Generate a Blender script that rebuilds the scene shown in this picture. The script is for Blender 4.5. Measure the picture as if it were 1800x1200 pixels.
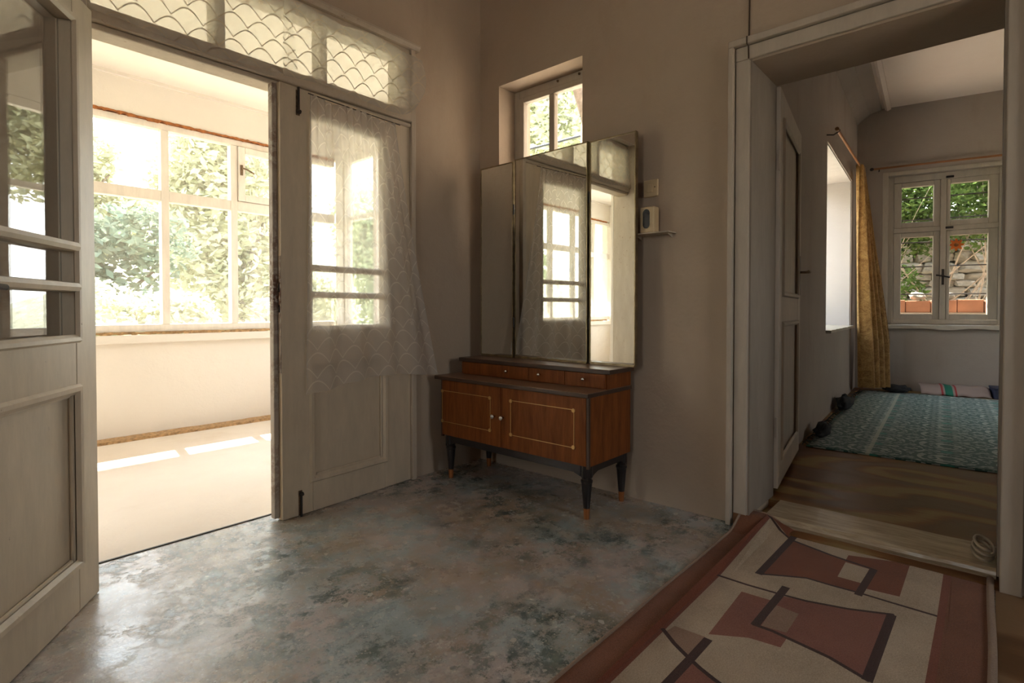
import bpy, bmesh, math, random
from mathutils import Vector, Matrix, noise, geometry

for o in list(bpy.data.objects):
    bpy.data.objects.remove(o)
S = bpy.context.scene
C = S.collection
R = math.radians
random.seed(7)

# ------------------------------------------------------------------ camera, world, sun, exposure
cam_d = bpy.data.cameras.new('camera')
cam = bpy.data.objects.new('camera', cam_d)
C.objects.link(cam)
cam_d.sensor_fit = 'HORIZONTAL'
cam_d.sensor_width = 36
cam_d.lens = 954 / 1800 * 36
cam_d.shift_y = -40 / 1800
cam_d.clip_start = 0.02
cam_d.clip_end = 200
cam.location = (0, 0, 1.0)
cam.rotation_euler = (R(89.0), 0, R(-48.5))
S.camera = cam

S.view_settings.view_transform = 'Standard'
S.view_settings.look = 'None'
S.view_settings.gamma = 1
S.view_settings.use_curve_mapping = False
S.view_settings.exposure = 1.8

W = bpy.data.worlds.new('sky')
S.world = W
W.use_nodes = True
wn, wl = W.node_tree.nodes, W.node_tree.links
wn.clear()
w_out = wn.new('ShaderNodeOutputWorld')
w_bg = wn.new('ShaderNodeBackground')
w_ramp = wn.new('ShaderNodeValToRGB')
w_sep = wn.new('ShaderNodeSeparateXYZ')
w_tc = wn.new('ShaderNodeTexCoord')
w_ramp.color_ramp.elements[0].position = 0.0
w_ramp.color_ramp.elements[0].color = (1.0, 0.97, 0.92, 1)
w_ramp.color_ramp.elements[1].position = 0.9
w_ramp.color_ramp.elements[1].color = (0.62, 0.78, 1.0, 1)
wl.new(w_tc.outputs['Generated'], w_sep.inputs[0])
wl.new(w_sep.outputs[2], w_ramp.inputs[0])
wl.new(w_ramp.outputs[0], w_bg.inputs[0])
w_bg.inputs[1].default_value = 3.2
wl.new(w_bg.outputs[0], w_out.inputs[0])

sun_d = bpy.data.lights.new('sun', 'SUN')
sun = bpy.data.objects.new('sun', sun_d)
C.objects.link(sun)
sun_d.energy = 14
sun_d.color = (1.0, 0.93, 0.83)
sun_d.angle = R(0.6)
sun.location = (3, 12, 15)
sun.rotation_euler = Vector((0.17, 1.0, 1.28)).to_track_quat('Z', 'Y').to_euler()


def portal(name, loc, direction, sx, sy):
    d = bpy.data.lights.new(name, 'AREA')
    d.shape = 'RECTANGLE'
    d.size, d.size_y = sx, sy
    d.cycles.is_portal = True
    o = bpy.data.objects.new(name, d)
    C.objects.link(o)
    o.location = loc
    o.rotation_euler = (-Vector(direction)).to_track_quat('Z', 'Y').to_euler()


portal('sky_portal', (-0.1, 5.25, 1.65), (0, -1, 0), 6.0, 1.7)
portal('sky_portal', (3.02, 3.85, 1.65), (-1, 0, 0), 2.2, 1.7)
portal('sky_portal', (-2.42, 0.375, 1.70), (1, 0, 0), 0.75, 1.1)
portal('sky_portal', (1.7, -2.02, 1.55), (0, 1, 0), 0.8, 1.2)
portal('sky_portal', (7.05, -3.02, 1.25), (0, 1, 0), 0.9, 1.0)
portal('sky_portal', (2.90, 2.07, 1.98), (-1, 0, 0), 0.62, 0.92)
portal('sky_portal', (6.22, 1.72, 1.65), (0.067, -1, 0), 1.85, 1.65)
portal('sky_portal', (8.26, 0.47, 1.70), (-0.984, -0.178, 0), 1.05, 1.75)

S.cycles.max_bounces = 14
S.cycles.diffuse_bounces = 8
S.cycles.transparent_max_bounces = 24
S.cycles.sample_clamp_indirect = 8
S.cycles.caustics_reflective = False
S.cycles.caustics_refractive = False


# ------------------------------------------------------------------ mesh builder
class MB:
    def __init__(self):
        self.v, self.f, self.uv, self.mi = [], [], {}, {}

    def face(self, idx, uv=None, m=0):
        if uv:
            self.uv[len(self.f)] = uv
        if m:
            self.mi[len(self.f)] = m
        self.f.append(tuple(idx))

    def box(self, x0, x1, y0, y1, z0, z1, m=0):
        if x0 > x1: x0, x1 = x1, x0
        if y0 > y1: y0, y1 = y1, y0
        if z0 > z1: z0, z1 = z1, z0
        b = len(self.v)
        self.v += [(x0, y0, z0), (x1, y0, z0), (x1, y1, z0), (x0, y1, z0),
                   (x0, y0, z1), (x1, y0, z1), (x1, y1, z1), (x0, y1, z1)]
        for q in ((0, 3, 2, 1), (4, 5, 6, 7), (0, 1, 5, 4), (1, 2, 6, 5), (2, 3, 7, 6), (3, 0, 4, 7)):
            self.face([b + i for i in q], m=m)
        return self

    def hexa(self, p, m=0):           # eight points, bottom four then top four, counter-clockwise
        b = len(self.v)
        self.v += [tuple(q) for q in p]
        for q in ((0, 3, 2, 1), (4, 5, 6, 7), (0, 1, 5, 4), (1, 2, 6, 5), (2, 3, 7, 6), (3, 0, 4, 7)):
            self.face([b + i for i in q], m=m)
        return self

    def ring_box(self, a0, a1, c0, c1, w, y0, y1):
        """picture-frame in the x-z plane: outer a0..a1 by c0..c1, border width w (l, r, b, t)"""
        l, r, b, t = w if isinstance(w, tuple) else (w, w, w, w)
        self.box(a0, a0 + l, y0, y1, c0, c1)
        self.box(a1 - r, a1, y0, y1, c0, c1)
        self.box(a0 + l, a1 - r, y0, y1, c0, c0 + b)
        self.box(a0 + l, a1 - r, y0, y1, c1 - t, c1)
        return self

    def tube(self, pts, r, seg=8, caps=True, closed=False):
        pts = [Vector(p) for p in pts]
        n = len(pts)
        rs = r if isinstance(r, (list, tuple)) else [r] * n
        rings = []
        nrm = None
        for i, p in enumerate(pts):
            if closed:
                t = pts[(i + 1) % n] - pts[i - 1]
            else:
                t = (pts[min(i + 1, n - 1)] - pts[max(i - 1, 0)])
            t.normalize()
            if nrm is None:
                nrm = t.orthogonal().normalized()
            else:
                nrm = (nrm - t * nrm.dot(t))
                nrm = nrm.normalized() if nrm.length > 1e-6 else t.orthogonal().normalized()
            bn = t.cross(nrm)
            b = len(self.v)
            for k in range(seg):
                a = 2 * math.pi * k / seg
                self.v.append(tuple(p + (nrm * math.cos(a) + bn * math.sin(a)) * rs[i]))
            rings.append(b)
        m = n if closed else n - 1
        for i in range(m):
            a, b = rings[i], rings[(i + 1) % n]
            for k in range(seg):
                k2 = (k + 1) % seg
                self.face((a + k, a + k2, b + k2, b + k))
        if caps and not closed:
            self.face([rings[0] + k for k in range(seg)][::-1])
            self.face([rings[-1] + k for k in range(seg)])
        return self

    def lathe(self, prof, c=(0, 0, 0), seg=20, axis='z'):
        rings = []
        for (r, h) in prof:
            b = len(self.v)
            for k in range(seg):
                a = 2 * math.pi * k / seg
                x, y = r * math.cos(a), r * math.sin(a)
                if axis == 'z': q = (x, y, h)
                elif axis == 'x': q = (h, x, y)
                else: q = (x, h, y)
                self.v.append((q[0] + c[0], q[1] + c[1], q[2] + c[2]))
            rings.append(b)
        for a, b in zip(rings, rings[1:]):
            for k in range(seg):
                k2 = (k + 1) % seg
                self.face((a + k, a + k2, b + k2, b + k))
        self.face([rings[0] + k for k in range(seg)][::-1])
        self.face([rings[-1] + k for k in range(seg)])
        return self

    def prism(self, poly, d0, d1, plane='xy', m=0):
        """poly extruded from d0 to d1 along the axis missing from plane"""
        b = len(self.v)
        n = len(poly)
        for d in (d0, d1):
            for (p, q) in poly:
                self.v.append({'xy': (p, q, d), 'xz': (p, d, q), 'yz': (d, p, q)}[plane])
        self.face([b + i for i in range(n)][::-1], m=m)
        self.face([b + n + i for i in range(n)], m=m)
        for i in range(n):
            j = (i + 1) % n
            self.face((b + i, b + j, b + n + j, b + n + i), m=m)
        return self

    def grid(self, fn, nu, nv):
        b = len(self.v)
        for j in range(nv + 1):
            for i in range(nu + 1):
                self.v.append(tuple(fn(i / nu, j / nv)[0]))
        for j in range(nv):
            for i in range(nu):
                q = [(i, j), (i + 1, j), (i + 1, j + 1), (i, j + 1)]
                self.face([b + jj * (nu + 1) + ii for ii, jj in q], uv=[fn(ii / nu, jj / nv)[1] for ii, jj in q])
        return self

    def build(self, name, mats, parent=None, bevel=0, smooth=False, weld=False):
        me = bpy.data.meshes.new(name)
        me.from_pydata(self.v, [], self.f)
        if not isinstance(mats, (list, tuple)):
            mats = [mats]
        for m in mats:
            me.materials.append(m)
        for i, m in self.mi.items():
            me.polygons[i].material_index = m
        if self.uv:
            ul = me.uv_layers.new(name='UVMap')
            for i, uvs in self.uv.items():
                for li, t in zip(me.polygons[i].loop_indices, uvs):
                    ul.data[li].uv = t
        bm = bmesh.new()
        bm.from_mesh(me)
        if weld:
            bmesh.ops.remove_doubles(bm, verts=bm.verts, dist=1e-5)
        if not self.uv:
            bmesh.ops.recalc_face_normals(bm, faces=bm.faces)
        bm.to_mesh(me)
        bm.free()
        if smooth:
            for p in me.polygons:
                p.use_smooth = True
        o = bpy.data.objects.new(name, me)
        C.objects.link(o)
        if parent:
            o.parent = parent
        if bevel:
            b = o.modifiers.new('bevel', 'BEVEL')
            b.width = bevel
            b.segments = 2
            b.limit_method = 'ANGLE'
            b.angle_limit = R(40)
        return o


def tag(o, label=None, cat=None, group=None, kind=None):
    if label: o['label'] = label
    if cat: o['category'] = cat
    if group: o['group'] = group
    if kind: o['kind'] = kind
    return o


def root(name, loc=(0, 0, 0), rz=0, label=None, cat=None, group=None, kind=None):
    o = bpy.data.objects.new(name, None)
    C.objects.link(o)
    o.location = loc
    o.rotation_euler = (0, 0, rz)
    o.empty_display_size = 0.1
    return tag(o, label, cat, group, kind)


def struct(o, label, cat):
    return tag(o, label, cat, kind='structure')


# ------------------------------------------------------------------ materials
def new_mat(name):
    m = bpy.data.materials.new(name)
    m.use_nodes = True
    m.node_tree.nodes.clear()
    out = m.node_tree.nodes.new('ShaderNodeOutputMaterial')
    return m, m.node_tree.nodes, m.node_tree.links, out


class N:
    """small node helper"""
    def __init__(self, nodes, links):
        self.n, self.l = nodes, links

    def set(self, sock, val):
        if hasattr(val, 'is_output'):
            self.l.new(val, sock)
        elif isinstance(val, (tuple, list)) and len(val) == 3 and sock.type == 'RGBA':
            sock.default_value = (*val, 1)
        else:
            sock.default_value = val

    def math(self, op, a, b=0.0, c=0.0, clamp=False):
        x = self.n.new('ShaderNodeMath')
        x.operation = op
        x.use_clamp = clamp
        self.set(x.inputs[0], a)
        self.set(x.inputs[1], b)
        self.set(x.inputs[2], c)
        return x.outputs[0]

    def coords(self, kind='Object', scale=(1, 1, 1), loc=(0, 0, 0), rot=(0, 0, 0)):
        t = self.n.new('ShaderNodeTexCoord')
        mp = self.n.new('ShaderNodeMapping')
        mp.inputs['Scale'].default_value = scale
        mp.inputs['Location'].default_value = loc
        mp.inputs['Rotation'].default_value = rot
        self.l.new(t.outputs[kind], mp.inputs[0])
        return mp.outputs[0]

    def noise(self, vec, scale=5, detail=4, rough=0.55, dist=0):
        x = self.n.new('ShaderNodeTexNoise')
        self.l.new(vec, x.inputs['Vector'])
        x.inputs['Scale'].default_value = scale
        x.inputs['Detail'].default_value = detail
        x.inputs['Roughness'].default_value = rough
        x.inputs['Distortion'].default_value = dist
        return x.outputs[0]

    def voro(self, vec, scale=5, feature='F1', out='Distance', rand=1):
        x = self.n.new('ShaderNodeTexVoronoi')
        x.feature = feature
        self.l.new(vec, x.inputs['Vector'])
        x.inputs['Scale'].default_value = scale
        x.inputs['Randomness'].default_value = rand
        return x.outputs[out]

    def wave(self, vec, scale=2, dist=3, detail=2, dscale=1, kind='BANDS', direc='X'):
        x = self.n.new('ShaderNodeTexWave')
        x.wave_type = kind
        if kind == 'BANDS': x.bands_direction = direc
        else: x.rings_direction = direc
        self.l.new(vec, x.inputs['Vector'])
        x.inputs['Scale'].default_value = scale
        x.inputs['Distortion'].default_value = dist
        x.inputs['Detail'].default_value = detail
        x.inputs['Detail Scale'].default_value = dscale
        return x.outputs[1]

    def ramp(self, fac, stops):
        x = self.n.new('ShaderNodeValToRGB')
        e = x.color_ramp.elements
        while len(e) < len(stops):
            e.new(0.5)
        for el, (p, c) in zip(e, stops):
            el.position = p
            el.color = (*c, 1) if isinstance(c, (tuple, list)) else (c, c, c, 1)
        self.l.new(fac, x.inputs[0])
        return x.outputs[0]

    def mix(self, fac, a, b, blend='MIX'):
        x = self.n.new('ShaderNodeMix')
        x.data_type = 'RGBA'
        x.blend_type = blend
        self.set(x.inputs[0], fac)
        self.set(x.inputs[6], a)
        self.set(x.inputs[7], b)
        return x.outputs[2]

    def bump(self, h, strength=0.2, dist=0.01):
        x = self.n.new('ShaderNodeBump')
        x.inputs['Strength'].default_value = strength
        x.inputs['Distance'].default_value = dist
        self.l.new(h, x.inputs['Height'])
        return x.outputs[0]

    def principled(self, base, rough=0.6, normal=None, metal=0, spec=0.5, coat=0, sheen=0):
        p = self.n.new('ShaderNodeBsdfPrincipled')
        self.set(p.inputs['Base Color'], base)
        self.set(p.inputs['Roughness'], rough)
        p.inputs['Metallic'].default_value = metal
        p.inputs['Specular IOR Level'].default_value = spec
        p.inputs['Coat Weight'].default_value = coat
        p.inputs['Sheen Weight'].default_value = sheen
        if normal: self.l.new(normal, p.inputs['Normal'])
        return p.outputs[0]


def m_plain(name, base, rough=0.6, metal=0, var=0.12, scale=9, bump=0.08, spec=0.5, coat=0):
    m, n, l, out = new_mat(name)
    k = N(n, l)
    c = k.coords()
    nz = k.noise(c, scale, 5)
    lo = tuple(max(0, x * (1 - var)) for x in base)
    hi = tuple(min(1, x * (1 + var)) for x in base)
    col = k.ramp(nz, [(0.3, lo), (0.7, hi)])
    fine = k.noise(c, scale * 12, 3)
    l.new(k.principled(col, rough, k.bump(fine, bump, 0.004), metal, spec, coat), out.inputs[0])
    return m


def m_plaster(name, a, b, stain=None, rough=0.9):
    m, n, l, out = new_mat(name)
    k = N(n, l)
    c = k.coords()
    big = k.noise(c, 0.9, 5, 0.6)
    col = k.ramp(big, [(0.3, a), (0.7, b)])
    st = k.noise(k.coords(scale=(1, 1, 0.35), loc=(3, 1, 7)), 2.4, 6, 0.65)
    if stain:
        col = k.mix(k.ramp(st, [(0.56, 0.0), (0.75, 0.55)]), col, stain)
    pit = k.voro(c, 26)
    col = k.mix(k.ramp(pit, [(0.03, 0.35), (0.06, 0.0)]), col, tuple(x * 0.6 for x in a))
    h = k.math('ADD', k.math('MULTIPLY', k.noise(c, 5, 4), 1.0), k.math('MULTIPLY', k.noise(c, 55, 3), 0.15))
    l.new(k.principled(col, rough, k.bump(h, 0.35, 0.02), spec=0.2), out.inputs[0])
    return m


def m_paint(name, base, chip, rough=0.5, amount=0.66, axis=(1, 1, 0.25)):
    """old oil paint on wood with drips, grime and chips down to the timber"""
    m, n, l, out = new_mat(name)
    k = N(n, l)
    c = k.coords(scale=axis)
    streak = k.noise(c, 14, 6, 0.7)
    lo = tuple(x * 0.84 for x in base)
    hi = tuple(min(1, x * 1.1) for x in base)
    col = k.ramp(streak, [(0.25, lo), (0.75, hi)])
    c2 = k.coords()
    chips = k.noise(c2, 34, 7, 0.75)
    zone = k.noise(c2, 3.2, 3)
    cm = k.math('MULTIPLY', k.ramp(chips, [(amount, 0.0), (amount + 0.04, 1.0)]), k.ramp(zone, [(0.42, 0.0), (0.6, 1.0)]))
    col = k.mix(cm, col, chip)
    h = k.math('ADD', k.math('MULTIPLY', k.noise(k.coords(scale=(1, 1, 0.12)), 60, 3), 0.5), k.math('MULTIPLY', cm, -0.8))
    l.new(k.principled(col, rough, k.bump(h, 0.3, 0.004)), out.inputs[0])
    return m


def m_wood(name, dark, light, rough=0.35, scale=(1, 14, 14), coat=0.15, wscale=1.4, spec=0.4):
    m, n, l, out = new_mat(name)
    k = N(n, l)
    c = k.coords(scale=scale)
    g = k.noise(c, 2.2 * wscale, 7, 0.65, 0.6)
    f = k.noise(c, 11 * wscale, 4, 0.6)
    t = k.math('ADD', k.math('MULTIPLY', g, 0.7), k.math('MULTIPLY', f, 0.3))
    col = k.ramp(t, [(0.36, dark), (0.62, light)])
    l.new(k.principled(col, rough, k.bump(f, 0.05, 0.002), coat=coat, spec=spec), out.inputs[0])
    return m


def m_glass(name, tint=(0.98, 0.99, 0.98), refl=1.0, dirt_haze=0.05, warp=0.03):
    m, n, l, out = new_mat(name)
    k = N(n, l)
    c = k.coords()
    fr = n.new('ShaderNodeLayerWeight')
    fr.inputs[0].default_value = 0.5
    bmp = k.bump(k.noise(c, 2.5, 2), warp, 0.05)
    schlick = k.math('ADD', k.math('MULTIPLY', k.math('POWER', fr.outputs['Facing'], 5.0), 0.955), 0.045)
    gl = n.new('ShaderNodeBsdfGlossy')
    gl.inputs['Roughness'].default_value = 0.01
    l.new(bmp, gl.inputs['Normal'])
    tr = n.new('ShaderNodeBsdfTransparent')
    tr.inputs[0].default_value = (*tint, 1)
    df = n.new('ShaderNodeBsdfDiffuse')
    df.inputs[0].default_value = (0.75, 0.72, 0.66, 1)
    mx0 = n.new('ShaderNodeMixShader')
    grime = k.ramp(k.noise(c, 6, 6, 0.7), [(0.35, dirt_haze * 0.3), (0.75, dirt_haze)])  # pale scatter: slight dirt on most panes, painted haze on the balcony ones
    l.new(grime, mx0.inputs[0])
    l.new(tr.outputs[0], mx0.inputs[1])
    l.new(df.outputs[0], mx0.inputs[2])
    mx = n.new('ShaderNodeMixShader')
    l.new(k.math('MULTIPLY', schlick, refl, clamp=True), mx.inputs[0])
    l.new(mx0.outputs[0], mx.inputs[1])
    l.new(gl.outputs[0], mx.inputs[2])
    l.new(mx.outputs[0], out.inputs[0])
    return m


def m_lace(name, col, sheer=0.45, line=0.92, cell=0.11, thread=None, lw=0.036):
    m, n, l, out = new_mat(name)
    k = N(n, l)
    t = n.new('ShaderNodeTexCoord')
    s = n.new('ShaderNodeSeparateXYZ')
    l.new(t.outputs['UV'], s.inputs[0])
    u = k.math('DIVIDE', s.outputs[0], cell)
    v = k.math('DIVIDE', s.outputs[1], cell * 0.95)
    sa = k.math('MULTIPLY', k.math('ABSOLUTE', k.math('SINE', k.math('MULTIPLY', u, math.pi))), 0.40)
    sb = k.math('MULTIPLY', k.math('ABSOLUTE', k.math('COSINE', k.math('MULTIPLY', u, math.pi))), 0.40)
    d1 = k.math('PINGPONG', k.math('SUBTRACT', v, sa), 0.5)
    d2 = k.math('PINGPONG', k.math('SUBTRACT', k.math('ADD', v, 0.5), sb), 0.5)
    d = k.math('MINIMUM', d1, d2)
    lines = k.math('MULTIPLY', k.math('SUBTRACT', 1.0, k.math('DIVIDE', d, lw), clamp=True), 1.6, clamp=True)
    # every other loop carries a small star flower
    fu = k.math('SUBTRACT', k.math('FRACT', u), 0.5)
    fv = k.math('SUBTRACT', k.math('FRACT', k.math('ADD', k.math('MULTIPLY', v, 1.0), 0.25)), 0.5)
    rr = k.math('SQRT', k.math('ADD', k.math('MULTIPLY', fu, fu), k.math('MULTIPLY', fv, fv)))
    an = k.math('ARCTAN2', fv, fu)
    pet = k.math('ADD', k.math('MULTIPLY', k.math('ABSOLUTE', k.math('COSINE', k.math('MULTIPLY', an, 3.0))), 0.10), 0.03)
    rowsel = k.math('GREATER_THAN', k.math('FRACT', k.math('MULTIPLY', k.math('FLOOR', k.math('ADD', v, 0.25)), 0.3334)), 0.5)
    star = k.math('MULTIPLY', k.math('LESS_THAN', rr, pet), rowsel)
    pat = k.math('MAXIMUM', lines, k.math('MULTIPLY', star, 0.8))
    mesh = k.noise(t.outputs['UV'], 3.0, 3)
    base = k.math('ADD', k.math('MULTIPLY', mesh, 0.12), sheer - 0.06)
    op = k.math('ADD', k.math('MULTIPLY', pat, line - sheer), base, clamp=True)
    df = n.new('ShaderNodeBsdfDiffuse')
    tl = n.new('ShaderNodeBsdfTranslucent')
    tint = k.mix(pat, col, thread or col)
    l.new(tint, df.inputs[0])
    l.new(tint, tl.inputs[0])
    mm = n.new('ShaderNodeMixShader')
    # knotted thread passes less light than the net
    l.new(k.math('SUBTRACT', 0.56, k.math('MULTIPLY', pat, 0.22)), mm.inputs[0])
    l.new(df.outputs[0], mm.inputs[1])
    l.new(tl.outputs[0], mm.inputs[2])
    tr = n.new('ShaderNodeBsdfTransparent')
    mx = n.new('ShaderNodeMixShader')
    l.new(op, mx.inputs[0])
    l.new(tr.outputs[0], mx.inputs[1])
    l.new(mm.outputs[0], mx.inputs[2])
    l.new(mx.outputs[0], out.inputs[0])
    return m


def m_leaf(name, a, b):
    m, n, l, out = new_mat(name)
    k = N(n, l)
    g = k.noise(k.coords(), 1.6, 5, 0.7)
    col = k.ramp(g, [(0.3, a), (0.7, b)])
    df = n.new('ShaderNodeBsdfDiffuse')
    tl = n.new('ShaderNodeBsdfTranslucent')
    l.new(col, df.inputs[0])
    l.new(col, tl.inputs[0])
    mx = n.new('ShaderNodeMixShader')
    mx.inputs[0].default_value = 0.4
    l.new(df.outputs[0], mx.inputs[1])
    l.new(tl.outputs[0], mx.inputs[2])
    l.new(mx.outputs[0], out.inputs[0])
    return m


def m_floor():
    m, n, l, out = new_mat('worn_floor_paint')
    k = N(n, l)
    c = k.coords()
    a = k.noise(k.coords(loc=(0.4, 0.1, 0)), 1.6, 9, 0.72)
    col = k.ramp(a, [(0.34, (0.24, 0.31, 0.315)), (0.45, (0.38, 0.43, 0.43)), (0.54, (0.50, 0.42, 0.385)), (0.66, (0.36, 0.37, 0.36))])
    # worn down to brown where the paint went
    wz = k.noise(k.coords(loc=(4, 2, 0)), 1.5, 10, 0.78)
    col = k.mix(k.ramp(wz, [(0.45, 0.0), (0.57, 0.78)]), col, (0.33, 0.24, 0.155))
    # dark green scuffs, grainy
    d = k.noise(k.coords(loc=(1.3, 0.2, 0)), 7.0, 12, 0.86)
    zone = k.noise(c, 1.7, 4)
    dm = k.math('MULTIPLY', k.ramp(d, [(0.49, 0.0), (0.54, 0.85)]), k.ramp(zone, [(0.42, 0.0), (0.56, 1.0)]))
    col = k.mix(dm, col, (0.05, 0.085, 0.075))
    p = k.noise(k.coords(loc=(9, 9, 0)), 14, 10, 0.85)
    col = k.mix(k.ramp(p, [(0.54, 0.0), (0.60, 0.55)]), col, (0.47, 0.43, 0.40))
    sp = k.noise(c, 150, 4, 0.8)
    col = k.mix(k.ramp(sp, [(0.30, 0.5), (0.45, 0.0)]), col, (0.10, 0.11, 0.10))
    # flecks of lime and chipped spots
    v = n.new('ShaderNodeTexVoronoi')
    v.voronoi_dimensions = '2D'
    l.new(k.mix(0.03, c, k.noise(c, 40, 2)), v.inputs['Vector'])
    v.inputs['Scale'].default_value = 13
    sel = k.math('GREATER_THAN', k.ramp(v.outputs['Color'], [(0, 0.0), (1, 1.0)]), 0.63)
    fl = k.math('MULTIPLY', k.math('LESS_THAN', v.outputs['Distance'], k.math('MULTIPLY', k.noise(c, 3, 2), 0.20)), sel)
    v2 = n.new('ShaderNodeTexVoronoi')
    v2.voronoi_dimensions = '2D'
    l.new(c, v2.inputs['Vector'])
    v2.inputs['Scale'].default_value = 52
    sel2 = k.math('GREATER_THAN', k.ramp(v2.outputs['Color'], [(0, 0.0), (1, 1.0)]), 0.68)
    fl2 = k.math('MULTIPLY', k.math('LESS_THAN', v2.outputs['Distance'], 0.15), sel2)
    fl = k.math('MAXIMUM', fl, fl2)
    col = k.mix(k.math('MULTIPLY', fl, 0.75), col, (0.60, 0.56, 0.50))
    rg = k.ramp(k.noise(c, 4, 6, 0.7), [(0.35, 0.20), (0.65, 0.34)])
    h = k.math('ADD', k.math('MULTIPLY', k.noise(c, 3, 3), 0.6), k.math('ADD', k.math('MULTIPLY', k.noise(c, 30, 5, 0.7), 0.35), k.math('MULTIPLY', dm, -0.3)))
    l.new(k.principled(col, rg, k.bump(h, 0.22, 0.010), spec=1.0), out.inputs[0])
    return m


def m_grain_floor(name, dark, mid, worn):
    """hardboard with big flame figure, brown paint worn through"""
    m, n, l, out = new_mat(name)
    k = N(n, l)
    c = k.coords(scale=(1.0, 0.42, 1))
    big = k.noise(c, 1.7, 2, 0.4)
    fig = k.math('SINE', k.math('MULTIPLY', big, 40.0))
    fine = k.noise(k.coords(scale=(1, 0.08, 1)), 60, 4, 0.7)
    t = k.math('ADD', k.math('MULTIPLY', fig, 0.30), k.math('ADD', k.math('MULTIPLY', fine, 0.5), 0.25))
    zone = k.noise(k.coords(loc=(2.2, 0.9, 0)), 1.1, 4)
    t2 = k.math('ADD', t, k.math('MULTIPLY', k.math('SUBTRACT', zone, 0.5), 1.6))
    col = k.ramp(t2, [(0.28, dark), (0.52, mid), (0.72, worn)])
    l.new(k.principled(col, k.ramp(t, [(0.2, 0.32), (0.8, 0.5)]), k.bump(t, 0.12, 0.004), spec=0.22), out.inputs[0])
    return m


def m_pile(name, a, b):
    m, n, l, out = new_mat(name)
    k = N(n, l)
    c = k.coords()
    f = k.noise(c, 240, 3, 0.85)
    g = k.noise(c, 3.5, 5, 0.6)
    t = k.math('ADD', k.math('MULTIPLY', f, 0.62), k.math('MULTIPLY', g, 0.38))
    col = k.ramp(t, [(0.38, a), (0.62, b)])
    l.new(k.principled(col, 0.95, k.bump(f, 0.6, 0.004), spec=0.1, sheen=0.15), out.inputs[0])
    return m


def m_green_rug():
    m, n, l, out = new_mat('green_woven_rug')
    k = N(n, l)
    t = n.new('ShaderNodeTexCoord')
    s = n.new('ShaderNodeSeparateXYZ')
    l.new(t.outputs['Object'], s.inputs[0])
    X, Y = s.outputs[0], s.outputs[1]

    def ring(sx, sy, ox, oy, lo, hi):
        fx = k.math('SUBTRACT', k.math('FRACT', k.math('ADD', k.math('MULTIPLY', X, sx), ox)), 0.5)
        fy = k.math('SUBTRACT', k.math('FRACT', k.math('ADD', k.math('MULTIPLY', Y, sy), oy)), 0.5)
        r = k.math('SQRT', k.math('ADD', k.math('MULTIPLY', fx, fx), k.math('MULTIPLY', fy, fy)))
        return k.math('MULTIPLY', k.math('GREATER_THAN', r, lo), k.math('LESS_THAN', r, hi))
    pat = ring(2.6, 2.6, 0, 0, 0.40, 0.47)
    for a in (ring(2.6, 2.6, 0, 0, 0.26, 0.31), ring(2.6, 2.6, 0, 0, 0.0, 0.10), ring(2.6, 2.6, 0.5, 0.5, 0.10, 0.17),
              ring(7.8, 7.8, 0.2, 0.3, 0.20, 0.32), ring(15.6, 10.4, 0.1, 0.6, 0.15, 0.33)):
        pat = k.math('MAXIMUM', pat, a)
    scr = k.wave(k.coords(scale=(1, 1, 1)), 5.5, 9, 3, 2.2)
    pat = k.math('MAXIMUM', pat, k.math('MULTIPLY', k.math('GREATER_THAN', scr, 0.82), 0.6))
    weave = k.noise(k.coords(scale=(1, 0.12, 1)), 160, 3, 0.8)
    p2 = k.math('ADD', k.math('MULTIPLY', pat, 0.85), k.math('MULTIPLY', k.math('SUBTRACT', weave, 0.5), 0.6))
    col = k.ramp(p2, [(0.0, (0.36, 0.40, 0.37)), (0.40, (0.24, 0.29, 0.26)), (0.72, (0.035, 0.095, 0.08))])
    blk = ring(2.6, 2.6, 0.5, 0.0, 0.0, 0.09)
    col = k.mix(k.math('MULTIPLY', blk, 0.9), col, (0.02, 0.20, 0.15))
    # pale double line between border and field
    ly = k.math('ABSOLUTE', k.math('SUBTRACT', Y, 0.60))
    col = k.mix(k.math('MULTIPLY', k.math('LESS_THAN', ly, 0.012), 0.8), col, (0.40, 0.42, 0.34))
    l.new(k.principled(col, 0.8, k.bump(p2, 0.5, 0.004), spec=0.25, sheen=0.2), out.inputs[0])
    return m


def m_brocade():
    m, n, l, out = new_mat('gold_brocade')
    k = N(n, l)
    t = n.new('ShaderNodeTexCoord')
    f = k.noise(t.outputs['UV'], 14, 5, 0.7, 1.2)
    g = k.noise(t.outputs['UV'], 90, 2, 0.8)
    x = k.math('ADD', k.math('MULTIPLY', f, 0.6), k.math('MULTIPLY', g, 0.4))
    col = k.ramp(x, [(0.40, (0.27, 0.13, 0.035)), (0.56, (0.52, 0.31, 0.10)), (0.70, (0.66, 0.47, 0.20))])
    p = k.principled(col, 0.55, k.bump(x, 0.4, 0.004), sheen=0.3)
    tl = n.new('ShaderNodeBsdfTranslucent')
    l.new(col, tl.inputs[0])
    mx = n.new('ShaderNodeMixShader')
    mx.inputs[0].default_value = 0.25
    l.new(p, mx.inputs[1])
    l.new(tl.outputs[0], mx.inputs[2])
    l.new(mx.outputs[0], out.inputs[0])
    return m


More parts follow.
